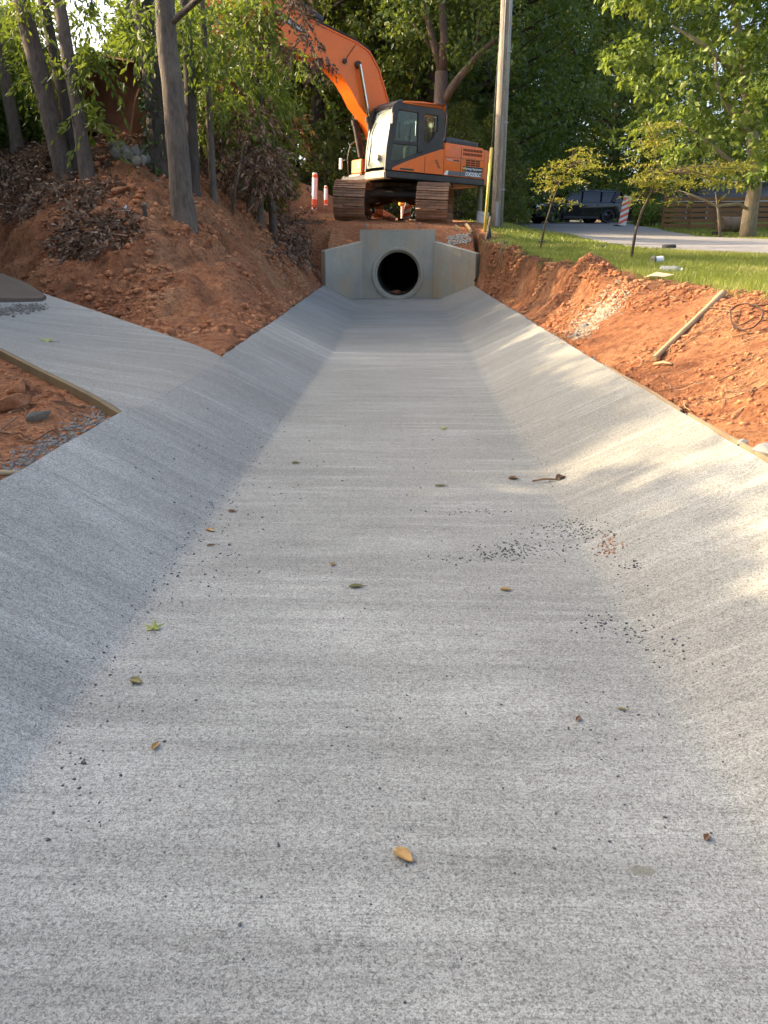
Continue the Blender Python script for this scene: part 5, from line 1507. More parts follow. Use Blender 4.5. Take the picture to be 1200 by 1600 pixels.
# ------------------------------------------------------------------ striped panels and posts
M['hi_orange'] = plain('orange_sheeting', (0.80, 0.13, 0.05), 0.45, dirt=(0.40, 0.2, 0.12), amt=0.4, scale=5)
M['hi_white'] = plain('white_sheeting', (0.78, 0.76, 0.72), 0.45, dirt=(0.5, 0.36, 0.26), amt=0.4, scale=5)
def vpanel(name, base, h, wd, rz, tilt, label, n=4, th=0.03, basebox=True, cat='barricade'):
    o = empty(name, base, (0, R(tilt), R(rz)), label, cat)
    z0 = 0.06
    mb = MB(); mb.box(-wd / 2, wd / 2, -th / 2, th / 2, z0, h, bev=0.006); panel = mb.build('panel', M['hi_white'], o)
    for side in (-1, 1):
        for k in range(n):
            za = z0 + (h - z0) * (k + 0.12) / n; zb = za + (h - z0) / n * 0.5; sl = wd * 0.6
            pts = [(-wd / 2 + 0.004, za), (wd / 2 - 0.004, min(h - 0.01, za + sl)), (wd / 2 - 0.004, min(h - 0.006, zb + sl)), (-wd / 2 + 0.004, min(h - 0.008, zb))]
            y = side * (th / 2 + 0.002)
            m2 = MB(); m2.prism(pts, y - 0.001, y + 0.001); m2.build('stripe', M['hi_orange'], panel)
    if basebox:
        mb = MB(); mb.box(-wd * 0.9, wd * 0.9, -0.22, 0.22, -0.02, 0.07, bev=0.02); mb.build('base', M['rubber'], o)
    return o
def post(base, h, rad, label, tilt=0):
    o = empty('delineator_post', base, (0, R(tilt), R(20)), label, 'post')
    mb = MB(); mb.lathe([(rad * 1.1, -0.05), (rad, 0.05), (rad, h - 0.06), (rad * 0.8, h - 0.01), (rad * 0.3, h), (0.0001, h)], 16); pst = mb.build('tube', M['hi_white'], o, 35)
    for k, (a, b_) in enumerate(((0.02, 0.26), (0.86, 0.95))):
        mb = MB(); mb.lathe([(rad + 0.003, h * a), (rad + 0.003, h * b_)], 16); mb.build('band', M['hi_orange'], pst, True)
    mb = MB(); mb.box(rad * 0.2, rad + 0.006, -rad * 0.6, rad * 0.6, h * 0.26, h * 0.85); mb.build('side_strip', M['hi_orange'], pst)
    return o
p = hit(491, 326); post(p, 0.95, 0.075, 'taller orange and white post on the dirt left of the tracks', 3)
p = hit(509, 320); post(p, 0.52, 0.05, 'shorter orange and white post beside the taller one', 2)
b_ = at(971, 355, 36.0); b_.z = gz(b_.x, b_.y)
vpanel('vertical_panel', b_, 1.28, 0.36, 10, 7, 'leaning orange and white striped panel beside the parked car', 5)
b_ = at(580, 333, 23.6); b_.z = gz(b_.x, b_.y)
vpanel('vertical_panel', b_, 0.62, 0.22, 25, 4, 'striped orange panel under the excavator beside its left track', 3)
b_ = at(633, 337, 22.8); b_.z = gz(b_.x, b_.y)
vpanel('vertical_panel', b_, 0.66, 0.20, -10, 12, 'striped orange panel seen between the tracks beside the yellow block', 3)
b_ = at(652, 339, 23.2); b_.z = gz(b_.x, b_.y)
vpanel('vertical_panel', b_, 0.55, 0.12, -30, 6, 'narrow striped panel by the inner side of the right track', 3)
M['yellow'] = plain('yellow_paint', (0.75, 0.42, 0.05), 0.5, dirt=(0.4, 0.25, 0.1), amt=0.5, scale=6)
b_ = at(640, 336, 24.0); b_.z = gz(b_.x, b_.y)
yb = empty('warning_light_box', b_, (0, 0, R(12)), 'yellow block on legs behind the striped panel under the excavator', 'box')
mb = MB(); mb.box(-0.32, 0.32, -0.1, 0.1, 0.42, 0.66, bev=0.03); mb.build('case', M['yellow'], yb)
for s in (-1, 1):
    mb = MB(); mb.box(s * 0.22 - 0.03, s * 0.22 + 0.03, -0.05, 0.05, -0.05, 0.42); mb.build('leg', M['hi_white'], yb)
    mb = MB(); mb.cyl((s * 0.18, -0.105, 0.55), 0.04, 0.02, 'y', 12); mb.build('lens', M['decal_gold'], yb, 35)

# ------------------------------------------------------------------ utility pole and its bits
M['polewood'] = barkmat('weathered_pole_wood', (0.17, 0.14, 0.105), (0.34, 0.285, 0.215), (0.40, 0.34, 0.26))
M['galv'] = plain('grey_cable_guard', (0.30, 0.31, 0.32), 0.5, 0.2, dirt=(0.2, 0.19, 0.18), amt=0.5, scale=3)
pb = at(776, 349, 19.4); pb.z = gz(pb.x, pb.y)
pole = empty('utility_pole', pb, (0, 0, 0), 'tall weathered timber utility pole on the grass beside the excavator', 'pole')
mb = MB(); mb.tube([(0, 0, -0.4), (0, 0, 0.4), (0.0, 0, 5), (0, 0, 11)], [0.145, 0.135, 0.118, 0.095], 20); mb.build('shaft', M['polewood'], pole, True)
mb = MB()
T = Matrix.Identity(4)
mb.tube([(0.095, -0.085, -0.1), (0.083, -0.076, 5), (0.068, -0.06, 10.8)], 0.042, 10); mb.build('cable_guard', M['galv'], pole, True)
mb = MB(); mb.tube([(-0.03, -0.140, 0), (-0.028, -0.121, 5), (-0.025, -0.098, 10.8)], 0.012, 6); mb.build('ground_wire', M['galv'], pole, True)
for z in (0.8, 2.2, 3.6, 5.0, 6.4):
    mb = MB(); mb.box(0.04, 0.15, -0.135, -0.122, z, z + 0.03); mb.build('strap', M['galv'], pole)
mb = MB(); mb.box(-0.05, 0.01, -0.158, -0.143, 0.02, 0.55, bev=0.004); mb.build('ground_cover', M['galv'], pole)
M['guy_yellow'] = plain('yellow_guy_guard', (0.66, 0.50, 0.09), 0.5, dirt=(0.4, 0.32, 0.12), amt=0.5, scale=5)
ga = at(757, 372, 18.5); ga.z = gz(ga.x, ga.y)
gt = at(768, 231, 18.9)
guy = empty('guy_wire', ga, label='slanting guy wire with yellow guard beside the utility pole', cat='guy wire')
mb = MB(Matrix.Translation(-ga)); mb.tube([ga, gt], 0.035, 10); mb.build('guard', M['guy_yellow'], guy, True)
mb = MB(Matrix.Translation(-ga)); mb.tube([gt, pb + Vector((0, -0.10, 7.6))], 0.008, 5); mb.build('wire', M['galv'], guy, True)
q = at(748, 346, 21.5); q.z = gz(q.x, q.y)
mb = MB(); mb.tube([(0, 0, -0.2), (0.01, 0, 0.5), (0, 0, 0.98)], [0.07, 0.065, 0.06], 10); mb.add([], [])
tag(mb.build('timber_post', M['polewood'], None, 35, q), 'short round timber post behind the yellow guy guard', 'post')
q = at(752, 345, 20.6); q.z = gz(q.x, q.y)
bu = empty('pail', q, (0, R(8), 0), 'small dirty white pail at the foot of the timber post', 'pail')
mb = MB(); mb.lathe([(0.0001, 0), (0.13, 0), (0.155, 0.24), (0.165, 0.245), (0.165, 0.26), (0.14, 0.26), (0.12, 0.03), (0.0001, 0.03)], 20); mb.build('body', M['white'], bu, 35)
mb = MB(); mb.tube([(0.16, 0, 0.24), (0.12, -0.1, 0.20), (0, -0.17, 0.16), (-0.12, -0.1, 0.20), (-0.16, 0, 0.24)], 0.005, 5); mb.build('handle', M['galv'], bu, True)
# silt lying in the mouth of the culvert
for q in range(5):
    o = bpy.data.objects.new('culvert_stone', ROCKS[q % 5].copy()); COL.objects.link(o); o.data.materials[0] = M['clay']
    s = (0.10, 0.07, 0.05, 0.06, 0.04)[q]; o.location = (hx + (-0.05, 0.12, -0.18, 0.02, 0.2)[q], 17.75 + 0.12 * q, 0.075 + s * 0.3); o.scale = (s * 1.4, s, s * 0.7); o.rotation_euler = (0, 0, q)
    tag(o, 'clay-coated stone lying inside the mouth of the culvert pipe', 'stone', 'stones in the culvert mouth')
# silt fence end: stake with black fabric
sa = at(757, 392, 16.9); sa.z = gz(sa.x, sa.y)
sf = empty('silt_fence', sa, label='torn black silt fence on a leaning stake above the bank corner', cat='silt fence')
tp = at(766, 338, 17.3)
mb = MB(Matrix.Translation(-sa)); mb.tube([sa - Vector((0, 0, .1)), tp], 0.022, 4); mb.build('stake', M['palewood'], sf)
g = np.random.default_rng(19)
rows = []
for i in range(9):
    t = i / 8
    for j in range(8):
        s = j / 7
        p = sa.lerp(tp, 0.02 + 0.62 * s) + Vector((0.02 + 0.17 * t * (1 - 0.55 * s), 0.5 * t + 0.03 * math.sin(t * 9 + s * 4), -0.05 * t + 0.02 * math.sin(t * 7)))
        rows.append(p - sa + Vector((0, -0.03 * math.sin(s * 6 + t * 5), 0)))
M['fabric'] = plain('black_fabric', (0.014, 0.014, 0.015), 0.85)
mb = MB(); mb.add(rows, [(i * 8 + j, i * 8 + j + 1, (i + 1) * 8 + j + 1, (i + 1) * 8 + j) for i in range(8) for j in range(7)]); fo = mb.build('fabric', M['fabric'], sf, True)
sm = fo.modifiers.new('thickness', 'SOLIDIFY'); sm.thickness = 0.004
# ------------------------------------------------------------------ planks and scraps round the headwall
g = np.random.default_rng(23)
for i, (a, b_, d0, d1, lab) in enumerate([((712, 352), (742, 376), 18.6, 17.6, 'weathered plank lying across the dirt right of the track'),
                                          ((727, 346), (738, 368), 19.2, 18.0, 'short grey plank above the right wing wall'),
                                          ((745, 392), (790, 384), 16.6, 15.6, 'root end poking from the cut edge of the lawn')]):
    A = at(*a, d0); B = at(*b_, d1); A.z = gz(A.x, A.y) + 0.05; B.z = gz(B.x, B.y) + 0.05
    mb = MB(Matrix.Translation(-A)); mb.tube([A, (A + B) / 2 + Vector((0, 0, 0.02)), B], [0.05, 0.045, 0.04], 4)
    tag(mb.build('scrap_plank' if i < 2 else 'root', M['formwood'], None, None, A), lab, 'plank' if i < 2 else 'root')

# ------------------------------------------------------------------ things on the lawn
def puck(px, py, r_, h, lab):
    p = hit(px, py)
    o = empty('ground_marker', p, (R(4), R(-3), 0), lab, 'marker')
    mb = MB(); mb.lathe([(r_ * 1.0, -0.03), (r_, h * 0.7), (r_ * 0.94, h), (r_ * 0.8, h), (r_ * 0.75, h * 0.86), (0.0001, h * 0.86)], 20); mb.build('body', M['rubber'], o, 35)
    mb = MB(); mb.cyl((0, 0, h * 0.88), r_ * 0.22, 0.012, 'z', 10); mb.build('plug', M['charcoal'], o)
puck(1045, 391, 0.12, 0.09, 'round black utility cap on the grass right of the taller maple')
puck(938, 388, 0.09, 0.05, 'small black cap on the grass between the two maples')
puck(846, 381, 0.08, 0.05, 'small black cap behind the smaller maple')
puck(1119, 367, 0.14, 0.10, 'black cap across the driveway before the fence')
p = hit(1027, 413)
cu = empty('paper_cup', p, (0, 0, R(20)), 'discarded white cup lying on the grass', 'cup')
T = Matrix.Translation((0, 0, 0.05)) @ Matrix.Rotation(R(90), 4, 'Y')
mb = MB(); mb.lathe([(0.0001, -0.055), (0.034, -0.055), (0.048, 0.055), (0.045, 0.055), (0.032, -0.05), (0.0001, -0.05)], 20, T); mb.build('body', M['white'], cu, 35)
mb = MB(); mb.lathe([(0.050, -0.008), (0.052, 0.0), (0.046, 0.012), (0.020, 0.014)], 20, Matrix.Translation((-0.062, 0, 0.05)) @ Matrix.Rotation(R(-90), 4, 'Y')); mb.build('rim', M['charcoal'], cu, 35)
p = hit(1047, 427)
M['clear'] = glassmat('crumpled_plastic', (0.85, 0.9, 0.92), (0.6, 0.62, 0.62), 0.12, 0.35)
bt = empty('plastic_bottle', p, (0, 0, R(-35)), 'crushed clear plastic bottle on the grass beside the cup', 'bottle')
mb = MB(); mb.lathe([(0.0001, -0.13), (0.040, -0.13), (0.046, -0.11), (0.040, -0.07), (0.047, -0.03), (0.038, 0.0), (0.046, 0.04), (0.042, 0.08), (0.02, 0.12), (0.016, 0.14), (0.0001, 0.14)], 16, Matrix.Translation((0, 0, 0.05)) @ Matrix.Rotation(R(90), 4, 'Y')); mb.build('body', M['clear'], bt, 40)
mb = MB(); mb.cyl((0.145, 0, 0.05), 0.018, 0.02, 'x', 12); mb.build('cap', M['white'], bt); bt.scale = (0.75, 0.75, 0.75)
p = hit(1030, 436)
mb = MB(); mb.add([(-0.10, -0.04, 0.03), (0.02, -0.06, 0.02), (0.12, -0.02, 0.04), (0.10, 0.05, 0.03), (-0.02, 0.04, 0.06), (-0.11, 0.04, 0.02)], [(0, 1, 4), (1, 2, 4), (2, 3, 4), (0, 4, 5)])
o = mb.build('paper_scrap', M['cream'], None, None, p); tag(o, 'crumpled pale scrap at the edge of the grass near the bottle', 'scrap'); s_ = o.modifiers.new('t', 'SOLIDIFY'); s_.thickness = 0.006

# ------------------------------------------------------------------ things on the right bank
A = hit(1021, 569) + Vector((0, 0, 0.02)); B = hit(1128, 467) + Vector((0, 0, 0.02))
han = empty('wooden_handle', A, label='loose wooden tool handle lying up the clay bank', cat='handle')
n_ = 12; pts = []; rd = []
for k in range(n_ + 1):
    t = k / n_; q = A.lerp(B, t); q.z = max(q.z, gz(q.x, q.y) + 0.012); pts.append(q); rd.append(0.0165 + 0.004 * t + (0.004 if t > 0.85 else 0))
# straight stick: keep it at the height of its highest supports
zs = [p.z - (A.z + (B.z - A.z) * i / n_) for i, p in enumerate(pts)]; lift = max(zs)
pts = [A.lerp(B, i / n_) + Vector((0, 0, lift * 0.75)) for i in range(n_ + 1)]
mb = MB(Matrix.Translation(-A)); mb.tube(pts, rd, 10); mb.build('shaft', M['palewood'], han, 40)
mb = MB(Matrix.Translation(-A)); mb.tube([pts[-1], pts[-1] + (B - A).normalized() * 0.03], [0.021, 0.015], 10); mb.build('grip_end', M['formwood'], han, 40)
P_ = hit(1022, 572) + Vector((0, 0, 0.012)); Q_ = hit(1050, 572) + Vector((0, 0, 0.012))
mb = MB(Matrix.Translation(-P_)); mb.tube([P_, P_.lerp(Q_, 0.5) + Vector((0, 0, 0.01)), Q_], [0.009, 0.011, 0.006], 7)
tag(mb.build('stick', M['palewood'], None, True, P_), 'short pale stick by the lower end of the wooden handle', 'stick')
lp = [hit(*q) + Vector((0, 0, 0.035)) for q in [(1147, 524), (1141, 510), (1140, 494), (1150, 486), (1166, 483), (1180, 487), (1192, 497), (1188, 510), (1176, 522), (1160, 526), (1148, 520)]]
mb = MB(Matrix.Translation(-lp[0])); mb.tube(lp, 0.0045, 7)
tag(mb.build('wire_loop', M['rustdark'], None, True, lp[0]), 'bent rusty wire loop on the clay bank right of the handle', 'wire')
for px, py, s, lab in [(915, 513, 0.045, 'grey concrete lump at the foot of the gravelly wash'), (1165, 701, 0.034, 'small concrete lump on the lip beside the form strip'), (1192, 712, 0.045, 'clay-stained concrete lump at the channel lip'),
                       (900, 526, 0.03, 'small pale concrete lump on the lip below the gravelly wash')]:
    p = hit(px, py)
    o = bpy.data.objects.new('lump', ROCKS[int(px) % 5].copy()); COL.objects.link(o); o.data.materials[0] = M['slurry'] if 'concrete' in lab else M['clay']
    o.location = p + Vector((0, 0, s * 0.3)); o.scale = (s * 1.3, s, s); o.rotation_euler = (0.1, 0.2, px); tag(o, lab, 'stone')

# ------------------------------------------------------------------ things on the left bank and below the swale
for px, py, s, lab in [(186, 300, 0.10, 'flat pinkish stone on the clay slope below the rubble'), (148, 338, 0.11, 'rounded clay block among the withered twigs'), (225, 322, 0.05, 'small pale stone on the clay slope'),
                       (205, 430, 0.09, 'reddish clay block sunk in the slope above the swale'), (118, 408, 0.06, 'clay stone below the dark withered branch'), (395, 322, 0.16, 'pale boulder between the clustered stems'),
                       (30, 615, 0.08, 'long red clay lump below the form board'), (22, 640, 0.09, 'orange clay lump by the channel edge below the form board'), (60, 655, 0.045, 'grey smeared lump near the channel edge'),
                       (597, 331, 0.36, 'big clay-red boulder under the excavator'), (612, 335, 0.14, 'grey block beside the big boulder under the excavator')]:
    p = hit(px, py) if px < 560 else at(px, py, 23.3)
    if px >= 560: p.z = gz(p.x, p.y)
    o = bpy.data.objects.new('boulder' if s > 0.12 else 'lump', ROCKS[int(px) % 5].copy()); COL.objects.link(o)
    o.data.materials[0] = M['rubble'] if 'grey' in lab or 'pale' in lab else M['clay']
    o.location = p + Vector((0, 0, s * 0.25)); o.scale = (s * 1.5, s, s * 0.8); o.rotation_euler = (0.2, 0.3, px); tag(o, lab, 'stone')
p = hit(196, 332)
mb = MB(); mb.add([(-0.05, 0, 0.01), (0.05, 0.01, 0.015), (0.015, 0.0, 0.085), (0.0, 0.05, 0.02)], [(0, 1, 2), (1, 3, 2), (0, 2, 3), (0, 3, 1)])
tag(mb.build('white_shard', M['white'], None, None, p), 'white shard on the clay slope', 'shard')
p = hit(226, 340); mb = MB(); mb.tube([(0, 0, -0.05), (0.01, 0, 0.05), (0.0, 0, 0.11)], [0.03, 0.028, 0.022], 7)
tag(mb.build('stub', BARK['dark'], None, None, p), 'dark broken stub sticking out of the slope', 'stump')
p = hit(4, 752); mb = MB(); mb.tube([(-0.10, -0.02, 0.02), (0, 0, 0.03), (0.07, 0.05, 0.015)], [0.008, 0.010, 0.006], 6)
tag(mb.build('wood_sliver', M['palewood'], None, True, p), 'pale wood sliver on the clay at the channel edge', 'stick')
# bare sapling
a = hit(362, 332); pts = [a - Vector((0, 0, .1)), at(368, 290, a.y), at(376, 258, a.y), at(380, 225, a.y + .1)]
mb = MB(Matrix.Translation(-a)); mb.tube(pts, [0.024, 0.02, 0.016, 0.008], 7); mb.tube([pts[2], at(390, 240, a.y)], [0.01, 0.004], 5)
tag(mb.build('bare_sapling', BARK['grey'], None, True, a), 'thin leafless sapling left of the clustered stems', 'sapling')

# ------------------------------------------------------------------ loose material: clods, roots, straw, gravel, grass
def scatter_lumps(name, pts, sizes, seed, mat, label, cat, flat=0.7):
    """irregular small lumps (20-face solids), one object"""
    g = np.random.default_rng(seed)
    bm = bmesh.new(); bmesh.ops.create_icosphere(bm, subdivisions=1, radius=1.0)
    bv = np.array([v.co[:] for v in bm.verts]); bf = np.array([[v.index for v in f.verts] for f in bm.faces]); bm.free()
    n = len(pts); nv = len(bv)
    V = np.repeat(bv[None], n, 0) * (1 + g.normal(size=(n, nv, 1)) * 0.20)
    V *= g.uniform(0.6, 1.4, (n, 1, 3)) * np.array([1, 1, flat])
    ang = g.uniform(0, 6.28, n); c, s = np.cos(ang), np.sin(ang)
    x = V[:, :, 0] * c[:, None] - V[:, :, 1] * s[:, None]; y = V[:, :, 0] * s[:, None] + V[:, :, 1] * c[:, None]
    V = np.stack([x, y, V[:, :, 2]], -1) * np.asarray(sizes)[:, None, None] + np.asarray(pts)[:, None, :]
    F = (np.arange(n)[:, None, None] * nv + bf[None]).reshape(-1, 3)
    return tag(obj(name, np_mesh(name, V.reshape(-1, 3), F), mat), label, cat, kind='stuff')
g = np.random.default_rng(71)
def bank_points(n, x0, x1, y0, y1, dens):
    x = g.uniform(x0, x1, n); y = g.uniform(y0, y1, n)
    lt, lc, rc, rt = chan(y)
    _, _, nn_, n2_ = swale_st(x, y)
    ok = ((x < lt - 0.03) | (x > rt + 0.03)) & ~((x < lt) & (nn_ < 0.03) & (n2_ > -0.04)) & dens(x, y)
    x, y = x[ok], y[ok]
    return np.stack([x, y, ground_z(x, y)], -1)
xe_f = lambda y: np.interp(y, EDGE_Y, EDGE_X)
PR = bank_points(26000, 1.25, 2.5, 2.0, 16.5, lambda x, y: (x < xe_f(y) + 0.05) & (vnoise(x * 2.5, y * 2.5, 301) > 0.45))
PL = bank_points(30000, -4.5, -1.3, 5.2, 17, lambda x, y: vnoise(x * 2, y * 2, 302) > 0.42)
PN = bank_points(9000, -3.2, -1.3, 1.4, 5.2, lambda x, y: vnoise(x * 3, y * 3, 303) > 0.35)
PP = bank_points(5000, -4.5, 2.0, 17.5, 22, lambda x, y: vnoise(x * 2, y * 2, 304) > 0.45)
ALL = np.concatenate([PR, PL, PN, PP])
sz = 0.004 + 0.022 * g.uniform(0, 1, len(ALL)) ** 4.0
sz = sz * np.clip(ALL[:, 1] / 6.0, 0.7, 1.7)
sz[len(PR):len(PR) + len(PL)] = 0.006 + 0.042 * g.uniform(0, 1, len(PL)) ** 5
scatter_lumps('clay_crumbs', ALL, sz, 72, M['clay'], 'crumbled red clay clods strewn over both banks', 'soil')
def scatter_strands(name, pts, seed, mat, label, cat, lmin, lmax, rad):
    g = np.random.default_rng(seed); Vs = []; Fs = []; b0 = 0
    for p in pts:
        L = g.uniform(lmin, lmax); a = g.uniform(0, 6.28); d = np.array([math.cos(a), math.sin(a), 0]); sd = np.array([-d[1], d[0], 0]); cv = g.normal() * 0.35
        r_ = rad * g.uniform(0.6, 1.5)
        pp = []
        for t in (-0.5, -0.17, 0.17, 0.5):
            q = np.array(p) + d * L * t + sd * cv * L * (t * t - 0.1)
            q[2] = p[2] + r_ + 0.012 * g.uniform(0, 1)
            pp.append(q)
        for q in pp:
            for k in range(3):
                an = 2.1 * k; Vs.append(q + sd * math.cos(an) * r_ + np.array([0, 0, math.sin(an) * r_]))
        for i in range(3):
            for k in range(3): Fs.append((b0 + i * 3 + k, b0 + i * 3 + (k + 1) % 3, b0 + i * 3 + 3 + (k + 1) % 3, b0 + i * 3 + 3 + k))
        b0 += 12
    Vs = np.array(Vs); ref = np.repeat(np.array([p[2] for p in pts]), 12)
    Vs[:, 2] += ground_z(Vs[:, 0], Vs[:, 1]) - ref
    return tag(obj(name, np_mesh(name, Vs, np.array(Fs)), mat, smooth=True), label, cat, kind='stuff')
pick = lambda A, k: A[g.choice(len(A), k, replace=False)]
M['root'] = plain('root_brown', (0.17, 0.085, 0.045), 0.9, dirt=(0.30, 0.17, 0.09), amt=0.6, scale=20)
M['straw'] = plain('pale_straw', (0.42, 0.28, 0.15), 0.85)
scatter_strands('root_strands', np.concatenate([pick(PR, 170), pick(PL, 330), pick(PN, 80), pick(PP, 60)]), 73, M['root'], 'torn roots and twigs strewn over the clay', 'roots', 0.06, 0.28, 0.003)
scatter_strands('straw', np.concatenate([pick(PR, 260), pick(PL, 160), pick(PN, 40)]), 74, M['straw'], 'pale straw and splinters on the clay', 'straw', 0.04, 0.20, 0.002)
# dead leaf litter strewn on the upper left bank
LP = bank_points(16000, -8, -1.7, 5.6, 17, lambda x, y: (dist_poly(x, y, TOE) > 0.85 + 0.6 * vnoise(x * 1.5, y * 1.5, 305)) & (vnoise(x * 1.3, y * 1.3, 306) > 0.42))
d_ = g.normal(size=LP.shape); d_[:, 2] *= 0.25
tag(obj('leaf_litter', leaf_mesh('leaf_litter', LP + np.array([0, 0, 0.02]), d_, 0.075, 0.45, 75, flat=2.0), LEAF['dead']), 'brown leaf litter on the upper left bank', 'leaf litter', kind='stuff')
# gravel: wash on the right bank, patch behind the right wing wall, crumbs on the concrete
gp = []
for k in range(2600):
    t = g.uniform(); px = 965 + (895 - 965) * t + g.normal() * 7; py = 462 + (522 - 462) * t + g.normal() * 6
    p = hit(px, py) if k % 6 == 0 else None
    if p is not None:
        for q in range(6):
            x = p.x + g.normal() * 0.05; y = p.y + g.normal() * 0.10; gp.append((x, y, gz(x, y)))
gp = np.array(gp)
scatter_lumps('gravel_wash', gp, 0.004 + 0.012 * g.uniform(0, 1, len(gp)) ** 2, 76, plain('wash_gravel', (0.36, 0.31, 0.22), 0.9, dirt=(0.3, 0.16, 0.09), amt=0.8, scale=8), 'pale gravel and mortar wash running down the right clay bank', 'gravel')
gp = []
for k in range(300):
    x = g.uniform(0.8, 1.3); y = g.uniform(17.2, 17.75); gp.append((x, y, gz(x, y) + 0.02 * g.uniform()))
scatter_lumps('gravel_patch', np.array(gp), g.uniform(0.010, 0.028, 300), 77, plain('pale_gravel', (0.42, 0.38, 0.31), 0.9, var=0.3, scale=12), 'pale gravel heaped behind the right wing wall', 'gravel')
crumb = []
cs_ = []
def crumbs(px, py, rx, ry, n, smin=0.0016, smax=0.0045):
    for k in range(n):
        p = hit(px + g.normal() * rx, py + g.normal() * ry, 0.6, 18); crumb.append((p.x, p.y, p.z + 0.001)); cs_.append(g.uniform(smin, smax))
crumbs(805, 862, 30, 7, 190, 0.0012, 0.004); crumbs(900, 830, 28, 9, 150, 0.0012, 0.004); crumbs(895, 818, 16, 6, 30); crumbs(850, 850, 60, 16, 60); crumbs(985, 885, 10, 4, 20)
crumbs(735, 800, 40, 3, 30); crumbs(930, 970, 22, 8, 24); crumbs(985, 985, 30, 10, 24); crumbs(1050, 1020, 30, 14, 20); crumbs(700, 875, 30, 3, 20)
[crumbs(525 - 295 * t, 550 + 400 * t, 9 + 14 * t, 7, 7, 0.0012, 0.0038) for t in np.linspace(0, 1, 26)]; [crumbs(735 + 300 * t, 550 + 460 * t, 8 + 10 * t, 6, 5, 0.0012, 0.0035) for t in np.linspace(0, 1, 22)]
crumbs(440, 720, 30, 30, 40); crumbs(330, 860, 45, 40, 60); crumbs(200, 1060, 50, 45, 45, 0.0014, 0.0035); crumbs(300, 700, 120, 50, 60); crumbs(120, 1220, 60, 60, 40, 0.0012, 0.0032)
crumbs(600, 1000, 300, 160, 120, 0.0012, 0.003); crumbs(600, 1350, 330, 140, 90, 0.0009, 0.0022); crumbs(640, 650, 120, 80, 60); crumbs(1000, 1100, 90, 120, 50, 0.0012, 0.003)
scatter_lumps('aggregate_crumbs', np.array(crumb), np.array(cs_), 78, plain('dark_aggregate', (0.085, 0.083, 0.082), 0.9), 'dark aggregate crumbs scattered on the fresh concrete', 'crumbs')
rc_ = []
for k in range(60):
    p = hit(950 + g.normal() * 10, 852 + g.normal() * 10, 0.6, 18); rc_.append((p.x, p.y, p.z + 0.001))
scatter_lumps('clay_specks', np.array(rc_), g.uniform(0.002, 0.005, 60), 79, M['clay'], 'red clay specks on the concrete beside the dark crumbs', 'crumbs')
# rough concrete slop where the swale meets the channel edge
sp = []
for k in range(1300):
    t = g.uniform() ** 1.9; px = 188 - 180 * t + g.normal() * 11; py = 645 + 100 * t + g.normal() * 9 - 8
    p = hit(px, py, 0.6, 8)
    if p.x < -1.305 and swale_st(p.x, p.y)[3] < -0.03: sp.append((p.x, p.y, p.z))
for k in range(450):
    px = 70 * g.uniform() + g.normal() * 4; py = 488 - 8 * (px / 70) + g.normal() * 3.5
    p = hit(px, py, 3, 12); sp.append((p.x, p.y, p.z + 0.01))
sp = np.array(sp)
scatter_lumps('mortar_slop', sp, 0.003 + 0.009 * g.uniform(0, 1, len(sp)) ** 2, 80, plain('mortar_grey', (0.22, 0.195, 0.16), 0.9, dirt=(0.11, 0.09, 0.07), amt=0.8, scale=20), 'crumbly grey mortar slop along the swale and channel edges', 'mortar')
sp = []
for k in range(900):
    y = g.uniform(2.0, 16.5); s = g.uniform() < 0.6
    lt, lc, rc, rt = [float(q) for q in chan(y)]
    x = rt + abs(g.normal()) * 0.02 + 0.01 if s else lt - abs(g.normal()) * 0.02 - 0.005
    if not s and y < 5.5: continue
    sp.append((x, y, TOPZ - 0.02 + 0.01 * g.uniform()))
scatter_lumps('lip_mortar', np.array(sp), 0.003 + 0.009 * g.uniform(0, 1, len(sp)) ** 2, 81, M['slurry'], 'ragged mortar crumbs along the channel lips', 'mortar')
# grass
def grass_field(n, x0, x1, y0, y1, h, wd, seed):
    g = np.random.default_rng(seed)
    x = g.uniform(x0, x1, n); y = g.uniform(y0, y1, n)
    gm = ground_fast(x, y, GGR)
    ok = (g.uniform(0, 1, n) < gm * (0.35 + 0.9 * vnoise(x * 1.6, y * 1.6, 401))) & ~in_poly(x, y, DRIVE_POLY) & (np.abs(x - 0.25) < 0.62 * y + 1.2)
    x, y = x[ok], y[ok]; z = ground_fast(x, y)
    n = len(x); a = g.uniform(0, 6.28, n); hh = h * g.uniform(0.5, 1.4, n); ww = wd * g.uniform(0.7, 1.3, n)
    lean = g.normal(size=(n, 2)) * 0.45
    B = np.stack([x, y, z - 0.005], -1); S = np.stack([np.cos(a), np.sin(a), 0 * a], -1) * ww[:, None]
    T = B + np.stack([lean[:, 0] * hh, lean[:, 1] * hh, hh], -1)
    V = np.stack([B - S, B + S, T], 1).reshape(-1, 3); F = np.arange(3 * n).reshape(-1, 3)
    dry = np.clip(0.22 + 0.5 * g.uniform(0, 1, n) + 1.1 * (vnoise(x * 1.1, y * 1.1, 402) * 0.6 + vnoise(x * 3.1, y * 3.1, 403) * 0.4 - 0.45), 0, 1)
    return V, F, np.repeat(dry, 3)
parts = [grass_field(90000, 1.8, 7, 3.2, 8, 0.05, 0.003, 1), grass_field(110000, 1.5, 10, 8, 14, 0.055, 0.005, 2), grass_field(90000, 1.5, 14, 14, 24, 0.06, 0.009, 3), grass_field(40000, 1.5, 24, 24, 40, 0.07, 0.02, 4)]
off = 0; Vg = []; Fg = []; Ag = []
for v_, f_, a_ in parts: Vg.append(v_); Fg.append(f_ + off); Ag.append(a_); off += len(v_)
LEAF['grass'] = leafmat('grass_blade', (0.13, 0.17, 0.028), (0.28, 0.30, 0.055), (0.48, 0.41, 0.17), 0.35)
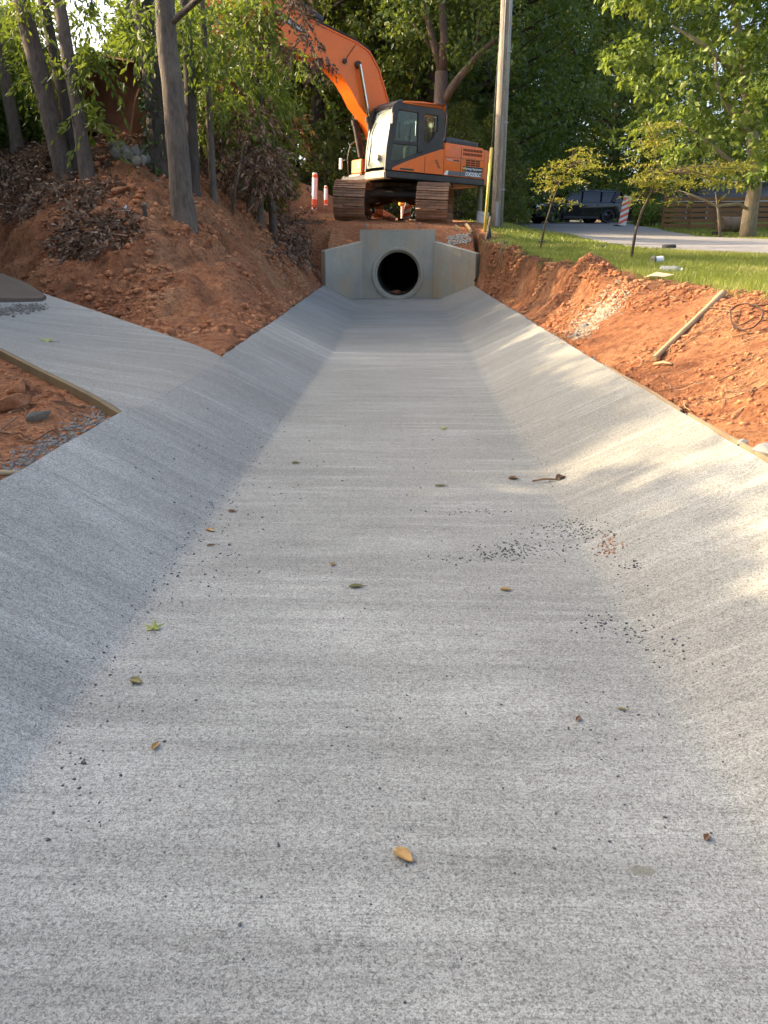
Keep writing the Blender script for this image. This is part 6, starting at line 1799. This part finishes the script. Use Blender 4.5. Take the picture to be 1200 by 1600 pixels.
tag(obj('grass', np_mesh('grass', np.concatenate(Vg), np.concatenate(Fg), {'rnd': np.concatenate(Ag)}), LEAF['grass']), 'short mown lawn grass beside the driveway', 'grass', kind='stuff')

# ------------------------------------------------------------------ fallen leaves and pebbles on the concrete
FL = {'green': plain('fresh_green_leaf', (0.24, 0.27, 0.04), 0.5, var=0.25, scale=30), 'tan': plain('tan_leaf', (0.40, 0.24, 0.07), 0.6, var=0.3, scale=40, dirt=(0.14, 0.06, 0.02), amt=0.8),
      'brown': plain('brown_leaf', (0.20, 0.10, 0.04), 0.7, var=0.3, scale=40, dirt=(0.10, 0.05, 0.025), amt=0.6), 'olive': plain('olive_leaf', (0.20, 0.17, 0.05), 0.6, var=0.25, scale=40)}
def star_leaf(px, py, size, rz, lab, mat):
    p = hit(px, py, 0.6, 18)
    o = empty('fallen_leaf', p + Vector((0, 0, 0.004)), (R(6), R(-4), rz), lab, 'leaf')
    mb = MB(); n_ = 10; vs = [(0, 0, 0.004 * 1)]
    tips = [(90, 1.0), (30, 0.85), (150, 0.85), (-25, 0.55), (205, 0.55)]
    seq = [(-70, 0.22), (-25, 0.60), (2, 0.34), (28, 0.95), (58, 0.36), (90, 1.05), (122, 0.36), (152, 0.95), (178, 0.34), (205, 0.60), (250, 0.22)]
    for a, r_ in seq: vs.append((math.cos(R(a)) * r_ * size, math.sin(R(a)) * r_ * size, 0.012 * size / 0.05 * (r_ ** 2) * (0.5 + 0.5 * math.sin(a))))
    mb.add(vs, [(0, i, i + 1) for i in range(1, len(seq))]); bl = mb.build('blade', FL[mat], o)
    sm = bl.modifiers.new('t', 'SOLIDIFY'); sm.thickness = 0.0008
    mb = MB(); mb.tube([(0, -0.0, 0.003), (0.005, -size * 0.5, 0.004), (0.02 * size / 0.05, -size * 1.0, 0.002)], [0.0012, 0.001, 0.0008], 5); mb.build('stalk', FL['brown'], o)
def curl_leaf(px, py, size, rz, lab, mat, wd=0.32, curl=1.4):
    p = hit(px, py, 0.6, 18)
    o = empty('fallen_leaf', p + Vector((0, 0, 0.002)), (0, 0, rz), lab, 'leaf')
    vs = []; fs = []; nu, nv = 9, 7
    for i in range(nu):
        u = i / (nu - 1); w_ = size * wd * math.sin(math.pi * min(0.97, 0.08 + u * 0.92)) ** 0.8
        for j in range(nv):
            a = (j / (nv - 1) - 0.5) * 2 * curl; r_ = w_ / (2 * curl) * 2
            vs.append((size * (u - 0.5), r_ * math.sin(a), r_ * (1 - math.cos(a)) + 0.001 + 0.10 * size * (u - 0.5) ** 2))
    for i in range(nu - 1):
        for j in range(nv - 1): fs.append((i * nv + j, (i + 1) * nv + j, (i + 1) * nv + j + 1, i * nv + j + 1))
    mb = MB(); mb.add(vs, fs); b_ = mb.build('blade', FL[mat], o, True)
    sm = b_.modifiers.new('t', 'SOLIDIFY'); sm.thickness = 0.0007
    mb = MB(); mb.tube([(size * 0.46, 0, 0.002), (size * 0.62, 0.004, 0.0025), (size * 0.74, 0.0, 0.001)], [0.001, 0.0008, 0.0005], 5); mb.build('stalk', FL['brown'], o)
star_leaf(240, 984, 0.036, R(5), 'green star-shaped leaf lying near the left crease', 'green')
star_leaf(76, 534, 0.07, R(70), 'green leaf lying on the side swale', 'green')
star_leaf(693, 671, 0.035, R(0), 'small yellow-green leaf alone on the far channel floor', 'green')
for a in [(630, 1340, 0.042, R(-40), 'large curled golden brown leaf on the near channel floor', 'tan', 0.36, 1.2), (557, 918, 0.048, R(12), 'olive folded leaf in the middle of the floor', 'olive', 0.25),
          (790, 923, 0.034, R(-6), 'short tan leaf below the patch of dark crumbs', 'tan'), (212, 1067, 0.034, R(-25), 'dark olive leaf below the green star-shaped leaf', 'olive', 0.45),
          (243, 1168, 0.024, R(80), 'rusty small leaf standing near the dark pebble', 'tan', 0.4), (903, 1125, 0.020, R(60), 'small brown leaf fragment on the right half of the floor', 'brown'),
          (972, 1110, 0.022, R(-20), 'pale yellowish leaf sliver right of the small brown fragment', 'olive', 0.2), (1104, 1311, 0.016, R(50), 'tiny reddish leaf at the foot of the right slope', 'brown', 0.5),
          (328, 830, 0.040, R(-35), 'tan leaf on the left crease', 'tan', 0.3), (330, 853, 0.032, R(25), 'thin brown leaf just below the tan leaf on the left crease', 'brown', 0.2), (363, 800, 0.034, R(0), 'brown leaf on the left crease above the tan leaf', 'brown', 0.3),
          (520, 883, 0.026, R(70), 'small upright tan leaf above the olive folded leaf', 'tan', 0.4), (802, 749, 0.045, R(0), 'brown leaf left of the reddish twig', 'brown', 0.4), (876, 748, 0.05, R(30), 'dark curled leaf at the end of the reddish twig', 'brown', 0.5),
          (688, 760, 0.05, R(10), 'faint olive leaf above the thin line of crumbs', 'olive', 0.2), (462, 724, 0.04, R(0), 'small olive leaf beside the left crease', 'olive', 0.3)]:
    curl_leaf(*a)
A = hit(832, 753, .6, 18); B = hit(872, 751, .6, 18)
mb = MB(Matrix.Translation(-A)); mb.tube([A + Vector((0, 0, .005)), A.lerp(B, 0.5) + Vector((0, 0, .012)), B + Vector((0, 0, .006))], [0.004, 0.005, 0.003], 6)
tag(mb.build('fallen_twig', FL['brown'], None, True, A), 'thin reddish twig on the floor near the right crease', 'twig')
for px, py, s, lab in [(131, 1193, 0.0085, 'dark pebble near the left crease on the near floor'), (866, 1326, 0.005, 'small black pebble right of the golden brown leaf'), (435, 1322, 0.006, 'brownish pebble left of the golden brown leaf'), (375, 1446, 0.006, 'grey pebble on the nearest part of the floor'),
                       (75, 1313, 0.006, 'dark pebble low on the left crease'), (1039, 1278, 0.005, 'dark pebble above the damp spot')]:
    p = hit(px, py, 0.6, 18); s *= 0.75
    o = bpy.data.objects.new('pebble', ROCKS[int(px) % 5].copy()); COL.objects.link(o); o.data.materials[0] = plain('pebble_stone', (0.09, 0.085, 0.075), 0.85)
    o.location = p + Vector((0, 0, s * 0.4)); o.scale = (s * 1.3, s, s); o.rotation_euler = (0, 0, px); tag(o, lab, 'pebble')
